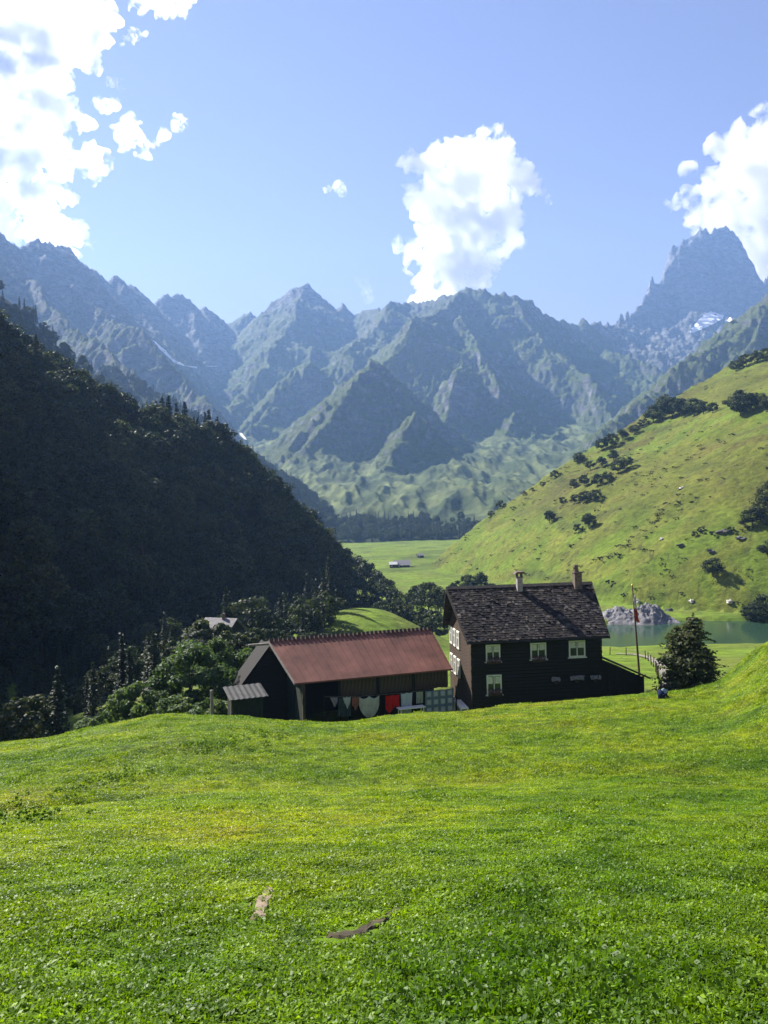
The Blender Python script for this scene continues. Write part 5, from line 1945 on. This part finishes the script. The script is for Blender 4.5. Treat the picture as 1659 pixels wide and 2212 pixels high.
def depth_for_top(px, py, h):
    a, e_ = ray(px, py)
    best = None
    for d_ in np.linspace(48, 66, 260):
        err = abs(e_ * d_ - (hz(a * d_, d_) + h))
        if best is None or err < best[0]: best = (err, d_)
    return best[1]


d1_ = depth_for_top(1426, 1479, 0.93)
person_at(1426, 1479, d1_, R(130), NAVY, "person in dark navy clothes sitting on the grass by the conifers")
person_at(1434, 1484, d1_ + 0.6, R(160), PALEB, "person in pale blue clothes sitting behind the one in navy")

# ------------------------------------------------------------------ bare stony scar and dark rut in the meadow
SCAR = simple_mat("bare_earth", (0.20, 0.155, 0.105), 0.95, 0.3, 3.0, bump=0.5)
RUT = simple_mat("rut_earth", (0.050, 0.040, 0.022), 0.95, 0.3, 4.0, bump=0.5)


def drape(name, poly_px, mat, label, lift, n=16):
    """patch on the meadow between two picture polylines (left side, right side)"""
    lft, rgt = poly_px
    V, F = [], []
    for i in range(n):
        t_ = i / (n - 1)
        def along(pl):
            f = t_ * (len(pl) - 1)
            k_ = min(int(f), len(pl) - 2)
            g_ = f - k_
            return (pl[k_][0] + (pl[k_ + 1][0] - pl[k_][0]) * g_, pl[k_][1] + (pl[k_ + 1][1] - pl[k_][1]) * g_)
        a_, b_ = along(lft), along(rgt)
        for j in range(6):
            s_ = j / 5
            wob_ = 7 * mn.noise(Vector((t_ * 7, s_ * 1.5, 2.0)))
            px, py = a_[0] + (b_[0] - a_[0]) * s_ + wob_, a_[1] + (b_[1] - a_[1]) * s_ + 5 * mn.noise(Vector((t_ * 9, s_, 7.0)))
            q = hit(px + random.uniform(-1.5, 1.5), py, 3)
            edge_ = min(s_, 1 - s_, t_, 1 - t_)
            V.append((q.x, q.y, q.z + (lift if edge_ > 0.05 else -0.02) + random.uniform(-0.008, 0.012)))
    for i in range(n - 1):
        for j in range(5):
            F.append((i * 6 + j, i * 6 + j + 1, (i + 1) * 6 + j + 1, (i + 1) * 6 + j))
    o = mesh_obj(name, V, F, mat)
    tagit(o, label, None, None, 'structure')
    return o


SCAR_PX = ([(576, 1914), (552, 1942), (546, 1962), (540, 1990)], [(598, 1920), (594, 1945), (582, 1966), (580, 1992)])
SCAR2_PX = ([(538, 1950), (528, 1968)], [(548, 1950), (536, 1968)])
RUT_PX = ([(700, 2020), (770, 2008), (815, 1982), (872, 1956)], [(702, 2030), (782, 2026), (828, 2000), (880, 1968)])
drape("bare_patch", SCAR_PX, SCAR, "pale bare stony scar in the meadow", 0.03)
drape("bare_patch", SCAR2_PX, SCAR, "little pale scar left of the larger bare one", 0.012, 8)
drape("rut", RUT_PX, RUT, "dark earthy rut in the meadow", 0.02)
for k, (px, py, w_, h_) in enumerate(((566, 1978, 10, 5), (555, 1982, 12, 5), (582, 1935, 9, 4))):
    q = hit(px, py, 3)
    me = rock_mesh(40 + k, 2)
    me.materials.append(ROCK_M)
    kk = q.y / FPX
    o = link("stone", me, None, (q.x, q.y, q.z + 0.02), (0, 0, k), (w_ * kk / 2, w_ * kk / 2, h_ * kk / 1.2))
    tagit(o, ["grey stone at the lower end of the pale meadow scar", "flat grey stone left at the foot of the pale scar", "small grey stone at the upper end of the pale scar"][k],
          "stone", "stones in the meadow scar")

# ------------------------------------------------------------------ snow patches and mountain streams laid on the slopes
SNOW = simple_mat("old_snow", (0.80, 0.81, 0.82), 0.8, 0.04, 0.02)
GRAVEL_S = simple_mat("stream_gravel", (0.50, 0.50, 0.50), 0.8, 0.15, 0.05)


def drape_far(name, spine, mat, label, lift=3.0, kind='structure'):
    """ribbon over the far terrain: spine of (px, py, width px)"""
    pts_ = []
    for (px0, py0, w0_), (px1, py1, w1_) in zip(spine[:-1], spine[1:]):
        m_ = max(2, int(math.hypot(px1 - px0, py1 - py0) / 3))
        for j in range(m_):
            t_ = j / m_
            pts_.append((px0 + (px1 - px0) * t_, py0 + (py1 - py0) * t_, w0_ + (w1_ - w0_) * t_))
    pts_.append(spine[-1])
    V, F = [], []
    rows_ = []
    for i, (px, py, w_) in enumerate(pts_):
        wob = 1.0 + 0.45 * mn.noise(Vector((px * 0.11, py * 0.11, 0)))
        qs = []
        for s_ in (-0.5, -0.2, 0.2, 0.5):
            q = hit(px + s_ * w_ * wob, py + s_ * 0.25 * w_, 850)
            if q is None: break
            qs.append(q)
        if len(qs) == 4 and max(q.y for q in qs) - min(q.y for q in qs) < 420: rows_.append(qs)
        else: rows_.append(None)
    for i, qs in enumerate(rows_):
        if qs is None: continue
        if i + 1 < len(rows_) and rows_[i + 1] is not None:
            q2 = rows_[i + 1]
            if abs(q2[0].y - qs[0].y) > 520: continue
            n0 = len(V)
            for q in qs + q2: V.append((q.x, q.y, q.z + lift))
            for j in range(3): F.append((n0 + j, n0 + j + 1, n0 + 5 + j, n0 + 4 + j))
    if F:
        o = mesh_obj(name, V, F, mat)
        tagit(o, label, None, None, kind)


drape_far("snow_patch", [(332, 738, 6), (350, 756, 10), (368, 775, 12), (390, 790, 20), (412, 795, 26), (424, 794, 8)], SNOW, "long white snow tongue in the left side valley")
drape_far("snow_patch", [(448, 793, 5), (470, 793, 5)], SNOW, "tiny snow spot right of the long snow tongue")
drape_far("snow_patch", [(240, 683, 4), (248, 687, 6)], SNOW, "tiny snow spot on the left mountain ridge")
drape_far("snow_patch", [(1494, 724, 8), (1515, 708, 26), (1535, 694, 40), (1550, 682, 34)], SNOW, "bright snow field below the jagged rock tower", 12.0)
drape_far("snow_patch", [(1574, 704, 6), (1586, 692, 16), (1596, 684, 10)], SNOW, "small snow field right of the bright one", 12.0)
drape_far("stream", [(505, 930, 6), (518, 936, 8), (524, 944, 8), (530, 952, 5)], GRAVEL_S, "white stream bend at the mouth of the side valley")
drape_far("stream", [(637, 1040, 4), (646, 1052, 6), (655, 1062, 5), (664, 1080, 5), (690, 1094, 6), (720, 1104, 6)], GRAVEL_S, "white torrent running down beside the debris fan")

# ------------------------------------------------------------------ meadow grass: blades and broad leaves as real geometry
def grass_mat():
    m, nt, b_ = new_mat("grass_blades")
    geo = N(nt, "ShaderNodeNewGeometry")
    n1 = N(nt, "ShaderNodeTexNoise", ins={'Scale': 0.22, 'Detail': 5.0, 'Roughness': 0.6})
    n2 = N(nt, "ShaderNodeTexNoise", ins={'Scale': 1.6, 'Detail': 3.0})
    L(nt, geo.outputs['Position'], n1.inputs[0])
    L(nt, geo.outputs['Position'], n2.inputs[0])
    r1 = ramp(nt, n1.outputs[0], [(0.32, (0.125, 0.225, 0.006)), (0.47, (0.205, 0.300, 0.007)), (0.60, (0.255, 0.325, 0.009)), (0.72, (0.265, 0.285, 0.012))])
    r2 = ramp(nt, n2.outputs[0], [(0.32, (0.55, 0.64, 0.6)), (0.66, (1.28, 1.22, 1.15))])
    c = mixc(nt, 'MULTIPLY', 1.0, r1.outputs[0], r2.outputs[0])
    r3 = ramp(nt, geo.outputs['Random Per Island'], [(0.0, (0.55, 0.62, 0.6)), (0.5, (1.0, 1.0, 1.0)), (0.86, (1.3, 1.22, 1.2)), (1.0, (2.1, 1.85, 3.6))])
    n4 = N(nt, "ShaderNodeTexNoise", ins={'Scale': 0.11, 'Detail': 6.0, 'Roughness': 0.62})
    mp4 = N(nt, "ShaderNodeMapping")
    mp4.inputs['Scale'].default_value = (0.55, 1.2, 1.0)
    L(nt, geo.outputs['Position'], mp4.inputs[0])
    L(nt, mp4.outputs[0], n4.inputs[0])
    r4 = ramp(nt, n4.outputs[0], [(0.40, (0.70, 0.80, 0.9)), (0.52, (1.0, 1.0, 1.0)), (0.62, (0.95, 0.90, 1.1)), (0.72, (0.80, 0.70, 1.2))])
    c = mixc(nt, 'MULTIPLY', 1.0, c, r4.outputs[0])
    c2 = mixc(nt, 'MULTIPLY', 1.0, c, r3.outputs[0])
    L(nt, c2, b_.inputs['Base Color'])
    b_.inputs['Roughness'].default_value = 0.5
    b_.inputs['Specular IOR Level'].default_value = 0.3
    tr = N(nt, "ShaderNodeBsdfTranslucent")
    L(nt, mixc(nt, 'MULTIPLY', 1.0, c2, (1.25, 1.25, 0.6)), tr.inputs[0])
    mx = N(nt, "ShaderNodeMixShader", ins={0: 0.45})
    L(nt, b_.outputs[0], mx.inputs[1])
    L(nt, tr.outputs[0], mx.inputs[2])
    L(nt, mx.outputs[0], nt.nodes["Material Output"].inputs['Surface'])
    return m


GRASS = grass_mat()


def tuft(seed, size, nblade, nleaf, hgt):
    rng = np.random.default_rng(seed)
    V, F = [], []
    for _ in range(nblade):
        x, y = rng.uniform(-size / 2, size / 2, 2)
        a = rng.uniform(0, 6.28)
        h = hgt * rng.uniform(0.5, 1.3)
        w = rng.uniform(0.004, 0.009)
        lean = rng.uniform(0.1, 0.8) * h
        dx, dy = math.cos(a), math.sin(a)
        px, py = -dy * w, dx * w
        n = len(V)
        V += [(x - px, y - py, -0.02), (x + px, y + py, -0.02), (x + px * .8 + dx * lean * .35, y + py * .8 + dy * lean * .35, h * .6),
              (x - px * .8 + dx * lean * .35, y - py * .8 + dy * lean * .35, h * .6), (x + dx * lean, y + dy * lean, h)]
        F += [(n, n + 1, n + 2), (n, n + 2, n + 3), (n + 3, n + 2, n + 4)]
    for _ in range(nleaf):
        x, y = rng.uniform(-size / 2, size / 2, 2)
        z = hgt * rng.uniform(0.2, 0.95)
        s = rng.uniform(0.009, 0.024)
        nv = np.array([rng.normal(0, .5), rng.normal(0, .5), 1.0])
        nv /= np.linalg.norm(nv)
        t = np.cross(nv, rng.normal(size=3))
        t /= np.linalg.norm(t)
        b = np.cross(nv, t)
        c = np.array([x, y, z])
        n = len(V)
        V += [tuple(c - t * s), tuple(c - b * s * .6 + t * s * .1), tuple(c + t * s), tuple(c + b * s * .6 + t * s * .1)]
        F += [(n, n + 1, n + 2), (n, n + 2, n + 3)]
    me = bpy.data.meshes.new("tuft")
    me.from_pydata(V, [], F)
    me.materials.append(GRASS)
    return me


def bigger(me, k, kz):
    m2 = me.copy()
    co = np.empty(len(m2.vertices) * 3, dtype=np.float32)
    m2.vertices.foreach_get("co", co)
    co = co.reshape(-1, 3) * np.array([k, k, kz])
    m2.vertices.foreach_set("co", co.astype(np.float32).ravel())
    return m2


tufts = [tuft(1, 0.26, 22, 78, 0.036), tuft(2, 0.26, 14, 96, 0.034), tuft(3, 0.26, 34, 58, 0.042), tuft(4, 0.28, 26, 76, 0.055)]
rng = np.random.default_rng(77)
gx, gy = [], []
for y0_, y1_, dens in ((1.5, 14, 44), (14, 30, 26), (30, 56, 16)):
    area_n = int((0.60 * (y0_ + y1_) + 10) * (y1_ - y0_) * dens)
    yy = rng.uniform(y0_, y1_, area_n * 2)
    xx = rng.uniform(-1, 1, area_n * 2) * (0.60 * y1_ + 5)
    k_ = np.abs(xx) < 0.60 * yy + 5
    gx.append(xx[k_])
    gy.append(yy[k_])
gx, gy = np.concatenate(gx), np.concatenate(gy)
gz, gow = hz_many(gx, gy)
kp = gow == 0
# keep the scars and the rut open
wobx = gx
def in_patch(pxpoly, grow):
    lft, rgt = pxpoly
    poly = [hit(px, py, 3) for px, py in lft] + [hit(px, py, 3) for px, py in reversed(rgt)]
    cx_, cy_ = sum(p.x for p in poly) / len(poly), sum(p.y for p in poly) / len(poly)
    poly = [(cx_ + (p.x - cx_) * grow, cy_ + (p.y - cy_) * grow) for p in poly]
    ins = np.zeros(len(gx), bool)
    for (ax, ay), (bx, by) in zip(poly, poly[1:] + poly[:1]):
        c_ = ((ay > gy) != (by > gy)) & (gx < (bx - ax) * (gy - ay) / (by - ay + 1e-9) + ax)
        ins ^= c_
    return ins


for pl in (SCAR_PX, SCAR2_PX): kp &= ~(in_patch(pl, 1.15) & (rng.uniform(0, 1, len(gx)) < 0.97))
kp &= ~(in_patch(RUT_PX, 1.5) & (rng.uniform(0, 1, len(gx)) < 0.9))
gx, gy, gz = gx[kp], gy[kp], gz[kp]
ng_ = len(gx)
lush = fbm(gx / 2.2, gy / 2.2, 4)
patchy = fbm(gx / 9 + 5, gy / 9, 3)
s1 = np.clip(1.0 + 0.7 * lush + 0.2 * patchy, 0.75, 1.6) * rng.uniform(0.8, 1.25, ng_)
wide_ = np.interp(gy, [0, 14, 30, 56], [1.0, 1.15, 1.6, 2.2])
pick = np.where(lush > 0.34, 3, rng.integers(0, 3, ng_))
# lay every tuft along the slope it grows on
zy, _o = hz_many(gx, gy + 0.25)
zx, _o = hz_many(gx + 0.25, gy)
ta = np.arctan((zy - gz) / 0.25) + rng.normal(0, .04, ng_)
tb_ = -np.arctan((zx - gz) / 0.25) + rng.normal(0, .04, ng_)
ts_ = rng.uniform(0, 6.28, ng_)
ca, sa, cb, sb_, cs_, ss = np.cos(ta), np.sin(ta), np.cos(tb_), np.sin(tb_), np.cos(ts_), np.sin(ts_)
# R = Rx(ta) Ry(tb) Rz(ts)
r00, r10, r20 = cb * cs_, ca * ss + sa * sb_ * cs_, sa * ss - ca * sb_ * cs_
r21, r22 = sa * cs_ + ca * sb_ * ss, ca * cb
eul = np.stack([np.arctan2(r21, r22), -np.arcsin(np.clip(r20, -1, 1)), np.arctan2(r10, r00)], 1)
instancer("grass", np.stack([gx, gy, gz], 1), eul,
          np.stack([wide_, wide_, s1 * np.interp(gy, [0, 14, 30, 56], [1, 1.25, 1.8, 2.4])], 1), pick, tufts, "short green grass and clover covering the meadow")
print("grass", ng_)

# taller weeds in dark clumps on the meadow, left of the barn
weed_px = [(430, 1615), (450, 1625), (470, 1612), (490, 1620), (520, 1605), (400, 1622), (260, 1680), (235, 1690), (200, 1702), (170, 1715), (130, 1735), (95, 1760), (70, 1775),
           (290, 1672), (560, 1590), (600, 1592), (1480, 1560)]
wx, wy = [], []
for px, py in weed_px:
    q = hit(px, py, 3)
    m_ = 7
    wx.append(q.x + rng.normal(0, 0.55, m_))
    wy.append(q.y + rng.normal(0, 0.75, m_))
wx, wy = np.concatenate(wx), np.concatenate(wy)
wz, _o = hz_many(wx, wy)
nw = len(wx)
weedm = leaf_mat("weed_leaves", [(0.0, (0.080, 0.165, 0.010)), (0.6, (0.140, 0.240, 0.014)), (1.0, (0.22, 0.30, 0.05))], 0.4, world=1.0)
wprot = []
for i in range(2):
    cmW, _ = broad_crown(600 + i, 0.20, 0.42, 9, 12, 0.055, low=0.0, mat=weedm)
    wprot.append(cmW)
ws = rng.uniform(0.6, 1.3, nw)
instancer("weeds", np.stack([wx, wy, wz], 1), np.stack([0 * wx, 0 * wx, rng.uniform(0, 6.28, nw)], 1), np.stack([ws] * 3, 1), rng.integers(0, 2, nw), wprot,
          "darker leafy weeds in clumps on the meadow")

# ------------------------------------------------------------------ clouds (closed bodies of scattering air beyond the haze)
from mathutils import noise as mnoise


def cloud_mat(name, dens, g, soft=0.0):
    m = bpy.data.materials.new(name)
    m.use_nodes = True
    nt = m.node_tree
    nt.nodes.clear()
    o = nt.nodes.new("ShaderNodeOutputMaterial")
    v = nt.nodes.new("ShaderNodeVolumePrincipled")
    v.inputs['Color'].default_value = (0.99, 0.99, 0.995, 1)
    v.inputs['Density'].default_value = dens
    v.inputs['Anisotropy'].default_value = g
    if soft:
        geo = nt.nodes.new("ShaderNodeNewGeometry")
        n1 = nt.nodes.new("ShaderNodeTexNoise")
        n1.inputs['Scale'].default_value = soft
        n1.inputs['Detail'].default_value = 4.0
        n1.inputs['Roughness'].default_value = 0.6
        nt.links.new(geo.outputs['Position'], n1.inputs[0])
        mr = nt.nodes.new("ShaderNodeMapRange")
        mr.inputs[1].default_value = 0.41
        mr.inputs[2].default_value = 0.60
        mr.inputs[3].default_value = dens * 0.0
        mr.inputs[4].default_value = dens * 1.7
        nt.links.new(n1.outputs[0], mr.inputs[0])
        nt.links.new(mr.outputs[0], v.inputs['Density'])
        m.cycles.volume_step_rate = 0.35
    nt.links.new(v.outputs[0], o.inputs['Volume'])
    return m


CLOUD_M = cloud_mat("cloud_body", 0.013, 0.75, 0.0055)
WISP_M = cloud_mat("cloud_wisp", 0.0065, 0.75, 0.014)


def make_cloud(label, blobs, depth, mat, voxel, rough=0.32, seed=0, flat=1.0, shrink=1.0):
    rnd = random.Random(seed)
    bm = bmesh.new()
    k = depth / FPX
    allb = []
    for (px, py, r) in blobs:
        r = r * shrink
        allb.append((px, py, r, rnd.uniform(-0.6, 0.6) * r))
        for _ in range(4 if r > 25 else 3):          # small lobes on the big ones
            t = rnd.uniform(0, 2 * math.pi)
            q = rnd.uniform(0.55, 0.82)
            allb.append((px + math.cos(t) * r * q, py + math.sin(t) * r * q * flat, r * rnd.uniform(0.28, 0.5),
                         rnd.uniform(-0.7, 0.7) * r))
    for (px, py, r, dz) in allb:
        c = P(px, py, depth + dz * k)
        bmesh.ops.create_icosphere(bm, subdivisions=2, radius=r * k,
                                   matrix=Matrix.Translation(c) @ Matrix.Diagonal((1, 1, flat, 1)))
    me = bpy.data.meshes.new("cloud_raw")
    bm.to_mesh(me)
    bm.free()
    tmp = bpy.data.objects.new("cloud_raw", me)
    COL.objects.link(tmp)
    md = tmp.modifiers.new("r", 'REMESH')
    md.mode = 'VOXEL'
    md.voxel_size = voxel * k
    dg = bpy.context.evaluated_depsgraph_get()
    ev = tmp.evaluated_get(dg)
    m2 = bpy.data.meshes.new_from_object(ev)
    bpy.data.objects.remove(tmp)
    n = len(m2.vertices)
    co = np.empty(n * 3, dtype=np.float32)
    no = np.empty(n * 3, dtype=np.float32)
    m2.vertices.foreach_get("co", co)
    m2.vertex_normals.foreach_get("vector", no)
    co = co.reshape(-1, 3)
    no = no.reshape(-1, 3)
    out = co.copy()
    big, sm = 1 / (42 * k), 1 / (13 * k)
    for i in range(n):
        p = Vector(co[i])
        b = mnoise.turbulence(p * big, 3, False) - 0.35
        s = mnoise.turbulence(p * sm, 3, False) - 0.35
        d = (b * 34 + s * 12 + 14) * k * rough * 3
        out[i] += no[i] * d
    m2.vertices.foreach_set("co", out.ravel())
    m2.update()
    m2.materials.clear()
    m2.materials.append(mat)
    o = link("cloud", m2)
    tagit(o, label, "cloud", "clouds in the blue sky")
    return o


make_cloud("tall white cumulus cloud rising behind the central mountain summit",
           [(1010, 345, 48), (1062, 335, 45), (1092, 325, 28), (950, 375, 52), (902, 352, 26), (930, 405, 46), (1000, 410, 66),
            (1070, 400, 60), (1118, 385, 36), (1148, 408, 20), (960, 460, 56), (915, 440, 30), (1010, 500, 66), (945, 520, 54),
            (1075, 505, 52), (1108, 520, 30), (892, 545, 28), (862, 528, 12), (960, 580, 56), (1020, 575, 48), (905, 610, 24),
            (960, 630, 36), (878, 585, 14), (915, 660, 34), (990, 650, 24), (950, 680, 40)], 6300, CLOUD_M, 6.0, seed=1)
make_cloud("big white cloud behind the jagged rock tower at the right edge",
           [(1665, 250, 34), (1645, 325, 52), (1592, 335, 44), (1715, 310, 90), (1562, 312, 18), (1575, 392, 54),
            (1645, 425, 76), (1505, 425, 34), (1464, 438, 18), (1440, 444, 9), (1482, 362, 10), (1515, 470, 36), (1565, 470, 46),
            (1625, 505, 56), (1685, 545, 70), (1605, 580, 46), (1625, 640, 46), (1590, 665, 24), (1705, 640, 70), (1505, 500, 18),
            (1640, 700, 40)], 6400, CLOUD_M, 6.0, seed=2)
make_cloud("huge broken white cloud bank in the upper left corner",
           [(60, 40, 100), (160, 60, 80), (215, 35, 50), (185, 120, 38), (60, 150, 92), (-40, 100, 120), (30, 235, 34),
            (125, 240, 48), (168, 262, 30), (60, 300, 72), (0, 340, 78), (120, 340, 62), (198, 350, 38), (60, 420, 66),
            (135, 420, 30), (0, 440, 60), (-60, 400, 90), (-60, 260, 90), (15, 485, 45), (-50, 500, 60)], 8600, cloud_mat("cloud_bank", 0.0102, 0.76, 0.0042), 5.0, seed=3, shrink=0.88)
make_cloud("ragged white cloud strip along the top edge beside the cloud bank",
           [(318, 8, 26), (350, 0, 34), (372, 18, 24), (398, 25, 15), (420, 6, 15), (385, -10, 30), (290, 82, 17), (272, 92, 11), (310, 80, 9),
            (280, 10, 16)], 8500, WISP_M, 3.5, seed=4)
make_cloud("thin torn cloud patch right of the upper left cloud bank",
           [(262, 288, 16), (285, 280, 18), (305, 290, 12), (322, 312, 12), (338, 304, 8), (300, 335, 11), (320, 328, 8), (275, 305, 14), (352, 300, 6), (262, 325, 9)],
           8400, WISP_M, 2.5, seed=5)
make_cloud("faint little wisp of cloud right of the torn patch",
           [(378, 258, 9), (395, 263, 10), (388, 254, 7), (408, 266, 5)], 8400, WISP_M, 2.0, seed=12, flat=0.7)
make_cloud("small curled wisp below the torn strip at upper left",
           [(236, 180, 9), (250, 172, 7), (262, 188, 6), (210, 222, 12), (228, 226, 10), (244, 222, 7), (196, 222, 8)], 8400, WISP_M, 2.0, seed=6, flat=0.7)
make_cloud("low white cloud puff resting behind the left ridge top",
           [(70, 500, 26), (110, 498, 32), (150, 508, 32), (182, 522, 18), (205, 528, 9), (130, 535, 30)], 6100, CLOUD_M, 3.5, seed=7)
make_cloud("tiny flat white cloudlet alone in the middle of the sky",
           [(708, 412, 9), (722, 410, 11), (738, 412, 8)], 8000, WISP_M, 1.6, seed=8, flat=0.7)
make_cloud("small detached puff right of the tall cumulus",
           [(1182, 428, 8), (1190, 434, 6), (1176, 422, 6)], 6300, WISP_M, 1.6, seed=9)
make_cloud("faint veil of cloud left of the cumulus foot",
           [(790, 620, 14), (800, 634, 12), (782, 608, 10)], 6300, cloud_mat("cloud_veil", 0.0018, 0.72), 2.5, seed=10)

# ------------------------------------------------------------------ haze: one closed box of even air round everything
hm = bpy.data.materials.new("haze_air")
hm.use_nodes = True
hm.node_tree.nodes.clear()
ho = hm.node_tree.nodes.new("ShaderNodeOutputMaterial")
hv = hm.node_tree.nodes.new("ShaderNodeVolumePrincipled")
hv.inputs['Color'].default_value = (0.33, 0.56, 1.0, 1)
hv.inputs['Density'].default_value = 0.00011
hv.inputs['Anisotropy'].default_value = 0.25
hm.node_tree.links.new(hv.outputs[0], ho.inputs['Volume'])
hb = MB()
zmin, zmax = float(ZZ.min()) - 1.0, float(ZZ.max()) + 20
x0, x1 = float(XX.min()) - 20, float(XX.max()) + 20
y0, y1 = -30.0, float(YY.max()) + 20
hb.box(((x0 + x1) / 2, (y0 + y1) / 2, (zmin + zmax) / 2), (x1 - x0, y1 - y0, zmax - zmin))
haze = hb.build("haze", hm)
tagit(haze, "thin blue haze filling the valley air", None, None, 'stuff')
